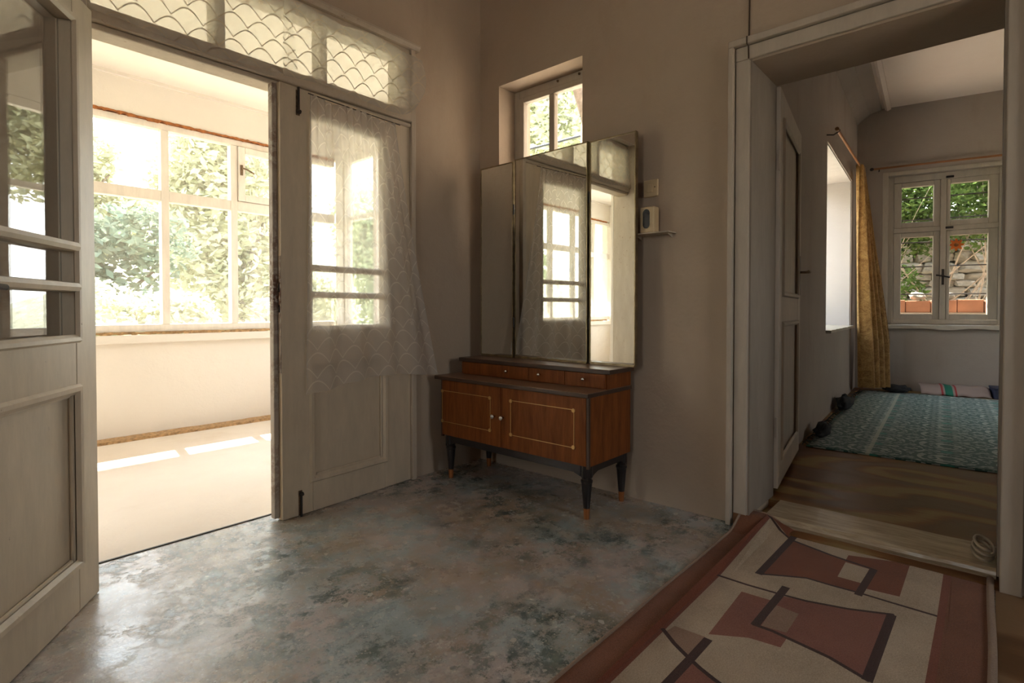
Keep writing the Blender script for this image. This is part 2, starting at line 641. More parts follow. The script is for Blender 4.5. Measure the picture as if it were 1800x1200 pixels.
M = {}
M['plaster'] = m_plaster('taupe_plaster', (0.44, 0.35, 0.265), (0.51, 0.41, 0.315), (0.40, 0.30, 0.215))
M['plaster2'] = m_plaster('grey_plaster', (0.36, 0.305, 0.26), (0.42, 0.36, 0.31), (0.30, 0.24, 0.19))
M['reveal'] = m_plaster('white_reveal', (0.52, 0.48, 0.46), (0.58, 0.54, 0.52))
M['ceiling'] = m_plaster('ceiling_lime', (0.80, 0.68, 0.60), (0.86, 0.75, 0.67))
M['cream'] = m_plaster('balcony_cream', (0.71, 0.665, 0.61), (0.77, 0.725, 0.67))
M['balcfloor'] = m_plaster('balcony_screed', (0.66, 0.57, 0.48), (0.74, 0.66, 0.57), (0.6, 0.49, 0.38), 0.7)
M['outer'] = m_plain('outer_render', (0.55, 0.52, 0.47), 0.9)
M['door'] = m_paint('grey_door_paint', (0.62, 0.52, 0.39), (0.17, 0.09, 0.05), 0.42)
M['frame'] = m_paint('cream_frame_paint', (0.52, 0.44, 0.345), (0.22, 0.11, 0.05), 0.5, 0.62)
M['worn'] = m_paint('worn_edge_paint', (0.42, 0.36, 0.30), (0.12, 0.05, 0.025), 0.6, 0.46)
M['casing'] = m_paint('casing_paint', (0.50, 0.43, 0.35), (0.18, 0.10, 0.05), 0.5, 0.70)
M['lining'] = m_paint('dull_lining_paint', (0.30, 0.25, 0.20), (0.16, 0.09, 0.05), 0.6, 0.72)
M['white'] = m_paint('white_window_paint', (0.78, 0.73, 0.67), (0.40, 0.22, 0.10), 0.5, 0.75)
M['winframe'] = m_paint('old_window_paint', (0.50, 0.44, 0.36), (0.20, 0.13, 0.07), 0.5, 0.66)
M['foam'] = m_plain('orange_filler', (0.34, 0.12, 0.035), 0.9, var=0.35, scale=30, bump=0.6)
M['crumb'] = m_plain('brown_mortar', (0.42, 0.26, 0.13), 0.95, var=0.45, scale=40, bump=0.7)
M['glass'] = m_glass('window_glass', dirt_haze=0.04)
M['hazyglass'] = m_glass('hazed_balcony_glass', dirt_haze=0.26)  # strong pale film puts the overexposed glow and haze into the panes
M['doorglass'] = m_glass('door_glass', dirt_haze=0.035, refl=1.7, warp=0.012)
M['lace'] = m_lace('white_lace', (0.92, 0.87, 0.82), 0.40, 0.55, 0.145)
M['lace2'] = m_lace('cream_lace', (0.95, 0.90, 0.81), 0.36, 0.92, 0.125, (0.46, 0.39, 0.31), 0.046)  # darkened thread colour puts the backlit silhouette into the lace lines
M['floor'] = m_floor()
M['brownfloor'] = m_grain_floor('brown_board_floor', (0.12, 0.045, 0.012), (0.21, 0.09, 0.03), (0.30, 0.21, 0.09))
M['sideboard'] = m_grain_floor('side_board_floor', (0.12, 0.055, 0.022), (0.17, 0.085, 0.038), (0.22, 0.13, 0.065))
M['plank'] = m_wood('worn_threshold_wood', (0.27, 0.19, 0.11), (0.52, 0.42, 0.29), 0.38, (10, 1.2, 10), 0.1)
M['cherry'] = m_wood('red_brown_veneer', (0.14, 0.036, 0.008), (0.25, 0.078, 0.018), 0.45, (9, 9, 1), 0.0, 1.4, 0.2)
M['cherrytop'] = m_wood('dusty_veneer_top', (0.15, 0.075, 0.04), (0.23, 0.13, 0.08), 0.42, (9, 1, 9), 0.1)
M['ebony'] = m_plain('dark_stained_wood', (0.018, 0.013, 0.012), 0.35, var=0.3)
M['edge'] = m_plain('dark_edge_band', (0.06, 0.032, 0.02), 0.4, var=0.25)
M['brass'] = m_plain('brass', (0.80, 0.55, 0.22), 0.3, 1, var=0.1)
M['foot'] = m_plain('copper_foot', (0.36, 0.13, 0.04), 0.4, 0.4, var=0.15)
M['gold'] = m_plain('gold_line', (0.62, 0.38, 0.14), 0.4, 0.7, var=0.1)
M['chrome'] = m_plain('chrome', (0.75, 0.72, 0.68), 0.18, 1, var=0.05)
M['iron'] = m_plain('dark_iron', (0.05, 0.04, 0.035), 0.55, 0.6, var=0.3)
M['rust'] = m_plain('rusty_bolt', (0.20, 0.135, 0.085), 0.6, 0.4, var=0.5, scale=60)
M['mirroredge'] = m_plain('tarnished_metal_edge', (0.32, 0.25, 0.15), 0.35, 0.9, var=0.3, scale=25)
M['ivory'] = m_plain('ivory_plastic', (0.62, 0.48, 0.29), 0.4, var=0.08)
M['black'] = m_plain('black_plastic', (0.012, 0.013, 0.016), 0.25, var=0.2)
M['cable'] = m_plain('brown_cable', (0.09, 0.055, 0.03), 0.6)
M['coil'] = m_plain('pale_cable', (0.42, 0.35, 0.26), 0.6)
M['rod'] = m_plain('wooden_rod', (0.30, 0.13, 0.05), 0.45)
M['brocade'] = m_brocade()
M['greenrug'] = m_green_rug()
M['fringe'] = m_plain('dark_fringe', (0.06, 0.07, 0.06), 0.9, var=0.4)
M['darkcloth'] = m_plain('dark_cloth', (0.03, 0.03, 0.032), 0.9, var=0.4)
M['navy'] = m_plain('navy_box', (0.03, 0.035, 0.07), 0.6, var=0.3)
M['orange'] = m_plain('orange_sticker', (0.75, 0.17, 0.02), 0.5, var=0.1)
M['terracotta'] = m_plain('terracotta', (0.42, 0.185, 0.10), 0.85, var=0.18, scale=6)
M['stone'] = m_plain('field_stone', (0.30, 0.265, 0.21), 0.95, var=0.35, scale=3.5, bump=0.6)
M['earth'] = m_plain('dry_earth', (0.38, 0.31, 0.23), 0.95, var=0.35, scale=1.5, bump=0.5)
M['grass'] = m_plain('meadow', (0.36, 0.34, 0.23), 0.95, var=0.4, scale=1.2, bump=0.5)
M['bark'] = m_plain('bark', (0.16, 0.12, 0.09), 0.95, var=0.4, scale=14, bump=0.6)
M['leafA'] = m_leaf('leaf_mid', (0.20, 0.25, 0.13), (0.42, 0.45, 0.27))
M['leafB'] = m_leaf('leaf_dark', (0.11, 0.155, 0.12), (0.23, 0.28, 0.20))
M['leafC'] = m_leaf('leaf_pale', (0.38, 0.40, 0.25), (0.58, 0.57, 0.40))
M['leafD'] = m_leaf('leaf_shade', (0.05, 0.10, 0.025), (0.16, 0.23, 0.06))
M['twig'] = m_plain('pale_twig', (0.36, 0.28, 0.20), 0.9, var=0.3, scale=14)
M['pale_ground'] = m_plain('bounce_ground', (0.55, 0.47, 0.38), 0.95, var=0.2)  # unseen ground made pale so that it bounces light indoors
M['rooftile'] = m_plain('roof_board', (0.32, 0.20, 0.13), 0.9, var=0.2)
M['wire'] = m_plain('power_line', (0.03, 0.03, 0.035), 0.6)


def mk_mirror():
    m, n, l, out = new_mat('old_mirror')
    k = N(n, l)
    c = k.coords()
    fox = k.ramp(k.noise(c, 30, 6, 0.75), [(0.70, 0.03), (0.78, 0.5)])
    col = k.mix(k.ramp(k.noise(c, 8, 5), [(0.6, 0.0), (0.9, 0.3)]), (0.74, 0.74, 0.70), (0.5, 0.45, 0.38))
    l.new(k.principled(col, k.math('MULTIPLY', fox, 0.3), metal=1), out.inputs[0])
    return m


M['mirror'] = mk_mirror()

# ------------------------------------------------------------------ the shell of the hall
XB, YA = 2.576, 2.56          # faces of the right-hand and left-hand walls
XR = 2.89                     # far face of the right-hand wall

# floors
o = MB().box(-2.3, XR, -1.9, 2.62, -0.12, 0.0).build('floor', M['floor'])
struct(o, 'worn blue-green painted floor of the hall with chips and white flecks', 'floor')
o = MB().box(0.2, XB, -1.9, -0.020, 0.0, 0.004).build('floor_side', M['sideboard'])
struct(o, 'brown board floor strip to the right of the patterned runner', 'floor')
o = MB().box(-3.3, 3.0, 2.62, 5.2, -0.12, 0.002).build('floor_balcony', M['balcfloor'])
struct(o, 'pale sunlit beige floor of the glazed balcony', 'floor')
o = MB().box(XR, 8.6, -2.9, 1.35, -0.08, 0.05).build('floor_room', M['brownfloor'])
struct(o, 'brown painted board floor with flame grain in the far room', 'floor')
MB().box(XB, XR, -0.03, 0.833, -0.02, 0.012).build('floor_doorway', M['brownfloor'])
struct(bpy.data.objects['floor_doorway'], 'brown floor patch between the door casing and the threshold', 'floor')

# left-hand wall with the double-door opening
b = MB()
b.box(-2.3, 0.40, YA, 2.71, 0, 3.5)
b.box(2.01, XB, YA, 2.71, 0, 3.5)
b.box(0.40, 2.01, YA, 2.71, 2.53, 3.5)
struct(b.build('wall_left', M['plaster']), 'taupe plaster wall around the double door', 'wall')
# cream render on its balcony side
b = MB()
b.box(-0.53, 0.40, 2.712, 2.73, 0, 2.80)
b.box(2.01, 2.95, 2.712, 2.73, 0, 2.80)
b.box(0.40, 2.01, 2.712, 2.73, 2.53, 2.80)
b.box(-3.3, -0.53, 2.712, 3.30, 0, 2.80)
struct(b.build('wall_balcony_inner', M['cream']), 'cream rendered inner wall of the glazed balcony', 'wall')

# right-hand wall with the small window and the doorway
b = MB()
b.box(XB, XR, -1.9, -0.03, 0, 3.5)
b.box(XB, XR, -0.03, 0.833, 2.13, 3.5)
b.box(XB, XR, 0.833, 1.748, 0, 3.5)
b.box(XB, XR, 1.748, 2.391, 0, 1.50)
b.box(XB, XR, 1.748, 2.391, 2.431, 3.5)
b.box(XB, XR, 2.391, 2.71, 0, 3.5)
struct(b.build('wall_right', M['plaster']), 'taupe plaster wall behind the dressing table', 'wall')
struct(MB().box(XR - 0.1, XR, -2.9, -1.9, 0, 3.5).build('wall_party_side', M['plaster2']), 'grey plaster party wall beside the doorway, far side', 'wall')
b = MB()
b.box(-2.4, -2.3, -1.9, 0.0, 0, 3.5)
b.box(-2.4, -2.3, 0.75, 2.71, 0, 3.5)
b.box(-2.4, -2.3, 0.0, 0.75, 0, 1.15)
b.box(-2.4, -2.3, 0.0, 0.75, 2.25, 3.5)
struct(b.build('wall_rear_left', M['plaster']), 'taupe plaster wall at the left end of the hall', 'wall')
b = MB()
b.box(-2.4, 1.3, -2.0, -1.9, 0, 3.5)
b.box(2.1, XR, -2.0, -1.9, 0, 3.5)
b.box(1.3, 2.1, -2.0, -1.9, 0, 0.95)
b.box(1.3, 2.1, -2.0, -1.9, 2.15, 3.5)
struct(b.build('wall_rear', M['plaster']), 'taupe plaster wall at the near side of the hall', 'wall')
struct(MB().box(-2.4, XR, -2.0, 2.73, 3.5, 3.6).build('ceiling', M['ceiling']), 'pale limewashed ceiling of the hall', 'ceiling')

# ------------------------------------------------------------------ balcony shell
b = MB()
b.box(-3.3, 3.0, 5.0, 5.16, -0.12, 0.775)
b.box(-3.3, 3.0, 5.0, 5.16, 2.505, 2.80)
struct(b.build('wall_balcony_front', M['cream']), 'cream parapet wall below and above the balcony windows', 'wall')
b = MB()
b.box(2.95, 3.05, 2.73, 5.0, -0.12, 0.80)
b.box(2.95, 3.05, 2.73, 5.0, 2.50, 2.80)
b.box(2.95, 3.05, 2.73, 2.86, 0.80, 2.50)
b.box(2.95, 3.05, 4.86, 5.0, 0.80, 2.50)
struct(b.build('wall_balcony_right', M['cream']), 'cream end wall of the balcony with a wide window', 'wall')
b = MB()
b.box(-3.4, -3.3, 3.30, 5.16, -0.12, 0.80)
b.box(-3.4, -3.3, 3.30, 5.16, 2.30, 2.80)
b.box(-3.4, -3.3, 3.30, 3.50, 0.80, 2.30)
b.box(-3.4, -3.3, 4.85, 5.16, 0.80, 2.30)
struct(b.build('wall_balcony_left', M['cream']), 'cream far end wall of the balcony seen in the mirror', 'wall')
struct(MB().box(-3.4, 3.05, 2.712, 5.16, 2.80, 2.90).build('ceiling_balcony', M['cream']), 'cream boarded ceiling of the balcony', 'ceiling')
struct(MB().box(-3.6, 3.3, 2.74, 6.42, 2.93, 3.02).build('shade_eave', M['rooftile']), 'unseen eave added over the balcony to cut the sun to a narrow strip', 'roof')  # unseen eave, its overhang sized to narrow the sun patch on the floor
# joint in the ceiling boards against the window wall
b = MB().box(-3.3, 2.95, 4.975, 5.0, 2.775, 2.80)
struct(b.build('trim_1', M['cream']), 'thin cream cornice strip above the balcony windows', 'trim')


def ragged(name, x0, x1, y0, y1, z0, z1, amp, n, mat, seed, lower=True):
    rnd = random.Random(seed)
    bb = MB()
    px = [x0 + (x1 - x0) * i / n for i in range(n + 1)]
    za = [z0 + (rnd.random() - 0.5) * 2 * amp * (1 if lower else 0.3) for _ in px]
    zb = [z1 + (rnd.random() - 0.5) * 2 * amp * 0.4 for _ in px]
    yy = [y0 + rnd.random() * 0.006 for _ in px]
    for i in range(n):
        bb.hexa([(px[i], yy[i], za[i]), (px[i + 1], yy[i + 1], za[i + 1]), (px[i + 1], y1, za[i + 1]), (px[i], y1, za[i]),
                 (px[i], yy[i], zb[i]), (px[i + 1], yy[i + 1], zb[i + 1]), (px[i + 1], y1, zb[i + 1]), (px[i], y1, zb[i])])
    return bb.build(name, mat, weld=True)


struct(ragged('trim_2', -3.2, 2.94, 4.990, 5.05, 2.494, 2.510, 0.009, 330, M['foam'], 3), 'ragged orange filler line along the top of the balcony windows', 'trim')
struct(ragged('trim_3', -3.2, 2.94, 4.985, 5.05, 0.800, 0.822, 0.008, 260, M['crumb'], 5), 'crumbling brown mortar line under the balcony windows', 'trim')
b = MB().box(-3.3, 2.94, 4.965, 5.0, 0.735, 0.800)
struct(b.build('trim_4', M['cream'], bevel=0.006), 'cream ledge under the balcony windows', 'trim')
struct(ragged('baseboard_balcony', -3.2, 2.94, 4.86, 5.0, 0.0, 0.022, 0.004, 120, M['crumb'], 9), 'rough brown strip along the foot of the balcony wall', 'baseboard')

# balcony front window: fixed grid and one opening sash
wf = struct(root('window_1', (0, 5.0, 0)), 'wide white multi-pane window band looking onto the garden', 'window')
vx = [-3.17, -2.64, -2.11, -1.58, -1.05, -0.52, 0.01, 0.54, 0.88, 1.411, 1.942, 2.475]
vx = [1.411 + 0.533 * (i - 9) for i in range(12)]
y0, y1 = 0.012, 0.085
MB().box(-3.30, 2.95, y0, y1, 0.822, 0.880).build('bottom_rail', M['white'], wf, bevel=0.004)
MB().box(-3.30, 2.95, y0, y1, 2.440, 2.492).build('top_rail', M['white'], wf, bevel=0.004)
edges = [-3.30] + [q for x in vx for q in (x, x + 0.056)] + [2.95]
for i, x in enumerate(vx):
    MB().box(x, x + 0.056, y0 - 0.004, y1, 0.880, 2.440).build('mullion', M['white'], wf, bevel=0.004)
for i in range(0, len(edges), 2):
    a, c = edges[i], edges[i + 1]
    if c - a < 0.05: continue
    MB().box(a, c, y0, y1, 1.870, 1.955).build('middle_rail', M['white'], wf, bevel=0.004)
    MB().box(a, c, 0.045, 0.050, 0.880, 1.870).build('pane', M['hazyglass'], wf)
    if abs(a - (vx[10] + 0.056)) < 0.01:
        sash = MB().ring_box(a + 0.004, c - 0.004, 1.959, 2.436, 0.058, -0.008, 0.06).build('sash', M['white'], wf, bevel=0.005)
        MB().box(a + 0.062, c - 0.062, 0.028, 0.033, 2.017, 2.378).build('pane', M['hazyglass'], sash)
        h = MB()
        h.box(a + 0.018, a + 0.040, -0.014, -0.008, 2.185, 2.275)
        h.tube([(a + 0.029, -0.012, 2.24), (a + 0.029, -0.045, 2.24), (a + 0.06, -0.052, 2.232), (a + 0.12, -0.052, 2.205)], 0.007, 8)
        h.build('handle', M['rust'], sash)
    else:
        MB().box(a, c, 0.045, 0.050, 1.955, 2.440).build('pane', M['hazyglass'], wf)


def simple_window(name, loc, rz, w, z0, z1, cols, rows, mat, label, fw=0.06, mw=0.045):
    r_ = struct(root(name, loc, rz), label, 'window')
    MB().ring_box(0, w, z0, z1, fw, -0.03, 0.03).build('frame', mat, r_, bevel=0.004)
    xs = [fw + (w - 2 * fw - (cols - 1) * mw) / cols * i + mw * i for i in range(cols)]
    pw = (w - 2 * fw - (cols - 1) * mw) / cols
    zs = [z0 + fw] + [q for r in rows for q in (r, r + mw)] + [z1 - fw]
    for i in range(1, cols):
        MB().box(xs[i] - mw, xs[i], -0.027, 0.027, z0 + fw, z1 - fw).build('mullion', mat, r_, bevel=0.003)
    for i, x in enumerate(xs):
        for j in range(0, len(zs), 2):
            MB().box(x, x + pw, -0.003, 0.003, zs[j], zs[j + 1]).build('pane', M['glass'], r_)
        for j in range(1, len(zs) - 1, 2):
            MB().box(x, x + pw, -0.026, 0.026, zs[j], zs[j + 1]).build('rail', mat, r_, bevel=0.003)
    return r_


simple_window('window_2', (2.99, 2.86, 0), R(90), 2.0, 0.80, 2.50, 4, [1.87], M['white'], 'white multi-pane window at the end of the balcony, reflected in the open door')
simple_window('window_3', (-3.35, 3.50, 0), R(90), 1.35, 0.80, 2.30, 2, [1.80], M['white'], 'white window at the far end of the balcony, seen in the mirror')

simple_window('fill_window_left', (-2.35, 0.0, 0), R(90), 0.75, 1.15, 2.25, 2, [], M['white'], 'unseen two-light window added at the left end of the hall as fill light')  # no such window is seen; added to fill the hall with sky light

simple_window('fill_window_rear', (1.3, -1.95, 0), 0, 0.8, 0.95, 2.15, 2, [1.80], M['white'], 'unseen window added behind the viewer as fill light for the hall')  # added unseen window, lifts the left-hand wall, door leaves and rug

# small window in the right-hand wall
w2 = struct(root('window_4', (2.726, 2.391, 0), R(-90)), 'small cream two-pane window above the dressing-table mirror', 'window')
MB().ring_box(0, 0.643, 1.50, 2.431, (0.045, 0.045, 0.05, 0.05), 0.0, 0.07).build('frame', M['winframe'], w2, bevel=0.005)
sash = MB().ring_box(0.045, 0.598, 1.55, 2.381, (0.040, 0.040, 0.04, 0.035), -0.006, 0.045).build('sash', M['winframe'], w2, bevel=0.006)
MB().box(0.289, 0.331, 0.0, 0.04, 1.59, 2.346).build('muntin', M['winframe'], sash, bevel=0.004)
MB().box(0.085, 0.289, 0.020, 0.024, 1.59, 2.346).build('pane', M['glass'], sash)
MB().box(0.331, 0.558, 0.020, 0.024, 1.59, 2.346).build('pane', M['glass'], sash)
for s in (0.36, 0.52):
    MB().lathe([(0.008, 0.012), (0.008, -0.004), (0.004, -0.012)], (s, 0, 2.412), 8, 'y').build('screw', M['rust'], w2)

# ------------------------------------------------------------------ frame of the double door with transom lights
tr = struct(root('trim_5'), 'cream painted frame and transom of the double door', 'door frame')
MB().box(1.979, 2.012, 2.525, 2.68, 0, 2.50).build('post', M['frame'], tr, bevel=0.005)
MB().box(0.40, 0.452, 2.385, 2.68, 0, 2.50).build('post', M['frame'], tr, bevel=0.005)
b = MB()
b.box(0.452, 1.979, 2.515, 2.64, 2.075, 2.140)
b.box(0.452, 1.979, 2.530, 2.64, 2.050, 2.075)
b.build('transom_beam', M['frame'], tr, bevel=0.008)
MB().box(0.452, 1.979, 2.54, 2.64, 2.427, 2.500).build('top_rail', M['frame'], tr, bevel=0.005)
for x0, x1 in ((0.923, 0.967), (1.420, 1.455), (1.889, 1.979), (0.452, 0.49)):
    MB().box(x0, x1, 2.535, 2.63, 2.14, 2.427).build('mullion', M['frame'], tr, bevel=0.004)
for x0, x1 in ((0.49, 0.923), (0.967, 1.420), (1.455, 1.889)):
    MB().box(x0, x1, 2.585, 2.589, 2.14, 2.427).build('pane', M['glass'], tr)
b = MB()
b.prism([(2.56, 2.50), (2.522, 2.50), (2.516, 2.512), (2.508, 2.520), (2.508, 2.530), (2.56, 2.534)], 0.36, 2.035, 'yz')
b.build('crown_moulding', M['frame'], tr)
b = MB()
for z in (0.42, 1.75):
    pass
MB().box(0.452, 1.979, 2.616, 2.626, 0.0, 0.004).build('threshold_strip', M['iron'], tr)


# ------------------------------------------------------------------ the two leaves
def moulding(bb, x0, x1, z0, z1, y, w=0.022, d=0.012):
    """raised bead round a panel, standing d proud of plane y (towards -y)"""
    def bar(p, q):
        pass
    prof = [(0, 0), (0.25, 1.0), (0.65, 0.9), (1.0, 0.0)]
    ring = []
    for (t, h) in prof:
        i = t * w
        ring.append([(x0 + i, y - d * h, z0 + i), (x1 - i, y - d * h, z0 + i), (x1 - i, y - d * h, z1 - i), (x0 + i, y - d * h, z1 - i)])
    base = len(bb.v)
    for r_ in ring:
        bb.v += r_
    for k in range(len(prof) - 1):
        for j in range(4):
            a, c = base + 4 * k + j, base + 4 * k + (j + 1) % 4
            bb.face((a, c, c + 4, a + 4))
    return bb


def leaf(name, loc, rz, width, height, gl, gr, label, hinge_right, front_glass_depth, flip):
    """door leaf in local x (0..width) z; front face at y=0, thickness towards +y (or -y when flip)"""
    t = 0.048
    r_ = struct(root(name, loc, rz), label, 'door')
    zb, zt = 0.003, height
    g0, g1 = 0.914, 1.937          # glass
    p0, p1 = 0.165, 0.735          # panel
    b = MB()
    b.box(0, gl, 0, t, zb, zt)
    b.build('stile', M['door'], r_, bevel=0.004)
    b = MB()
    b.box(gr, width, 0, t, zb, zt)
    b.build('stile', M['door'], r_, bevel=0.004)
    for nm, za, zc in (('bottom_rail', zb, p0), ('lock_rail', p1, g0), ('top_rail', g1, zt)):
        MB().box(gl, gr, 0.0005, t - 0.0005, za, zc).build(nm, M['door'], r_, bevel=0.002)
    pan = MB().box(gl, gr, 0.018, t - 0.018, p0, p1).build('panel', M['door'], r_)
    b = MB()
    moulding(b, gl - 0.020, gr + 0.020, p0 - 0.020, p1 + 0.020, 0.0, 0.034, 0.012)
    b.build('panel_moulding', M['door'], pan, smooth=False)
    b = MB()
    for (a_, c_) in ((gl, gl + 0.022), (gr - 0.022, gr)):
        b.box(a_, c_, 0.004, 0.018, p0, p1)
    b.box(gl + 0.022, gr - 0.022, 0.004, 0.018, p0, p0 + 0.022)
    b.box(gl + 0.022, gr - 0.022, 0.004, 0.018, p1 - 0.022, p1)
    b.build('panel_bead', M['door'], pan, bevel=0.008)
    gy = front_glass_depth
    for za, zc in ((g0, 1.058), (1.086, 1.190), (1.218, g1)):
        MB().box(gl, gr, gy - 0.002, gy + 0.002, za, zc).build('pane', M['doorglass'], r_)
    for z in (1.072, 1.204):
        b = MB()
        b.prism([(-0.008, z - 0.013), (-0.012, z), (-0.008, z + 0.013), (0.004, z + 0.016), (gy + 0.004, z + 0.016), (gy + 0.004, z - 0.016), (0.004, z - 0.016)],
                gl - 0.012, gr + 0.012, 'yz')
        b.build('glazing_bar', M['door'], r_)
    b = MB()
    moulding(b, gl - 0.024, gr + 0.024, g0 - 0.024, g1 + 0.024, 0.0, 0.028, 0.010)
    b.build('glass_moulding', M['door'], r_)
    return r_


# right leaf, ajar by four degrees into the hall; local x runs from the free edge to the hinge
ang = math.atan2(2.545 - 2.489, 1.978 - 1.166)
lr = leaf('door_2', (1.186, 2.490, 0), ang, 0.795, 2.060, 0.160, 0.605, 'nearly closed grey glazed door leaf hung with a lace curtain', True, 0.026, False)
MB().box(-0.024, 0.0, 0.026, 0.062, 0.012, 2.055).build('meeting_strip', M['worn'], lr, bevel=0.004)
MB().box(-0.0022, 0.0, 0.002, 0.025, 0.70, 1.25).build('lock_plate', M['worn'], lr)
for z0, z1 in ((1.08, 1.125), (0.985, 1.02)):
    MB().box(-0.0035, -0.002, 0.008, 0.018, z0, z1).build('lock_slot', M['black'], lr)
for (zc, up) in ((1.985, 1), (0.065, -1)):
    bolt = MB().box(0.080, 0.100, -0.003, 0.0, zc - 0.060, zc + 0.060).build('bolt_plate', M['rust'], lr, bevel=0.0015)
    MB().tube([(0.090, -0.010, zc - 0.055 * up), (0.090, -0.010, zc + 0.072 * up)], 0.0055, 8).build('bolt_rod', M['iron'], bolt)
    MB().lathe([(0.011, -0.008), (0.011, -0.016), (0.006, -0.026)], (0.090, 0, zc - 0.045 * up), 10, 'y').build('bolt_knob', M['iron'], bolt)
for z in (0.38, 1.72):
    MB().tube([(0.800, -0.008, z - 0.055), (0.800, -0.008, z + 0.055)], 0.008, 8).build('hinge', M['frame'], lr)

# left leaf, swung far open towards the camera; local x runs from the hinge to the free edge
dv = Vector((0.187 - 0.459, 1.955 - 2.355))
angl = math.atan2(dv.y, dv.x)
# in this frame the face that shows looks along local +y, so the leaf is mirrored in y with a scale of -1 avoided: build by swapping ends
wl_ = 0.76
dirn = Vector((dv.x, dv.y)).normalized()
p_free = Vector((0.459, 2.355)) + dirn * wl_
ll = leaf('door_1', (p_free.x, p_free.y, 0), math.atan2(-dirn.y, -dirn.x), wl_, 2.035, 0.150, wl_ - 0.132, 'grey glazed double-door leaf swung wide open at the left edge', True, 0.040, False)
for z in (0.38, 1.72):
    MB().tube([(wl_ + 0.004, 0.052, z - 0.055), (wl_ + 0.004, 0.052, z + 0.055)], 0.009, 8).build('hinge', M['frame'], ll)
hd = MB()
hd.box(0.045, 0.085, -0.004, 0.0, 0.93, 1.17)
hd.build('handle_plate', M['rust'], ll, bevel=0.002)
MB().tube([(0.065, -0.002, 1.06), (0.065, -0.045, 1.06), (0.085, -0.052, 1.06), (0.185, -0.052, 1.055)], 0.008, 8).build('door_handle', M['iron'], ll)


# ------------------------------------------------------------------ lace
def lace_sheet(name, fn, nu, nv, mat, label, cat='curtain', group=None):
    o = MB().grid(fn, nu, nv).build(name, mat, smooth=True)
    return tag(o, label, cat, group)


def door_curtain(u, v):
    # v 0 at the top, 1 at the hem; gathered on the wire at the top, spreading to the right below
    x_top = 0.140 + 0.520 * u
    x_bot = 0.108 + 0.850 * u
    e = v ** 1.15
    x = x_top * (1 - e) + x_bot * e
    hem = 0.606 - 0.022 * math.sin(2.2 + 5.0 * u) + 0.02 * u
    ztop = 2.040 - 0.010 * math.sin(9 * u) - 0.012 * math.sin(math.pi * u)
    z = ztop * (1 - v) + hem * v
    amp = 0.014 + 0.012 * v
    gather = math.sin(u * 2 * math.pi * 13 + 0.8 * math.sin(5 * u + 1)) * (1 - v) ** 1.2 * 0.9
    fold = math.sin(u * 2 * math.pi * 4.2 + 1.1 + 0.8 * math.sin(3 * u)) * min(1, 0.3 + v)
    y = -0.034 - 0.010 * v + amp * (0.55 * gather + 0.75 * fold)
    flutter = max(0, u - 0.7) / 0.3
    y -= 0.03 * flutter * v
    c, s = math.cos(ang), math.sin(ang)
    wx, wy = 1.186 + x * c - y * s, 2.490 + x * s + y * c
    return (wx, wy, z), (u * 1.15, (1 - v) * 1.44)


lace_sheet('lace_curtain', door_curtain, 150, 60, M['lace'], 'sheer white lace curtain hanging in folds on the closed glazed door leaf')
MB().tube([(1.186 + 0.13 * math.cos(ang), 2.490 + 0.13 * math.sin(ang) - 0.03, 2.035), (1.186 + 0.70 * math.cos(ang), 2.49 + 0.70 * math.sin(ang) - 0.03, 2.035)], 0.0025, 6).build('curtain_wire', M['iron'])
tag(bpy.data.objects['curtain_wire'], 'thin wire carrying the lace curtain on the door leaf', 'wire')


def valance(x0, x1, tilt_r, seed):
    rnd = random.Random(seed)
    ph = rnd.random() * 6

    def fn(u, v):
        x = x0 + (x1 - x0) * u
        zt = 2.452 + 0.008 * math.sin(14 * u + ph) - (0.015 * max(0, (u - 0.85) / 0.15) if tilt_r else 0)
        zb = 2.096 + 0.010 * math.sin(7 * u + ph)
        if tilt_r:
            k = max(0, (u - 0.80) / 0.2)
            zb += 0.06 * k * k
            x += (0.035 * math.sin(math.pi * v) - 0.05 * v * v) * k
        else:
            x += 0.05 * (v - 0.5) * max(0, (u - 0.8) / 0.2)
        z = zt * (1 - v) + zb * v
        y = 2.498 + 0.006 * math.sin(9 * u + 3 * v + ph) + 0.004 * math.sin(40 * u + ph) * (1 - v) ** 3 + (0.010 if not tilt_r else -0.012)
        return (x, y, z), ((x - x0) * 1.03 + seed * 0.37, z)
    return fn


lace_sheet('lace_valance', valance(0.44, 1.265, False, 1), 70, 24, M['lace2'], 'cream lace strip over the left part of the transom lights', group='lace strips on the transom')
lace_sheet('lace_valance', valance(1.205, 2.030, True, 2), 70, 24, M['lace2'], 'cream lace strip with a curling end at the right of the transom', group='lace strips on the transom')

# ------------------------------------------------------------------ doorway casing, threshold, jambs
ca = struct(root('trim_6'), 'cream two-step casing around the doorway to the far room', 'door casing')
for y0_, y1_, y2_ in ((0.833, 0.893, 0.921), (-0.03, -0.09, -0.118)):
    bz = 0.055 if y0_ > 0 else 0.0
    MB().box(XB - 0.018, XB, y0_, y1_, bz, 2.130).build('casing_board', M['casing'], ca, bevel=0.004)
    MB().box(XB - 0.040, XB, y1_ + (0.004 if y1_ > 0 else -0.004), y2_, 0.0, 2.194).build('backband', M['casing'], ca, bevel=0.004)
MB().box(XB - 0.020, XB, -0.09, 0.893, 2.130, 2.190).build('casing_board', M['casing'], ca, bevel=0.004)
MB().box(XB - 0.040, XB, -0.118, 0.921, 2.194, 2.224).build('backband', M['casing'], ca, bevel=0.004)
MB().box(XB - 0.012, XB, 0.838, 0.893, 0, 0.055).build('plinth_block', M['rod'], ca)
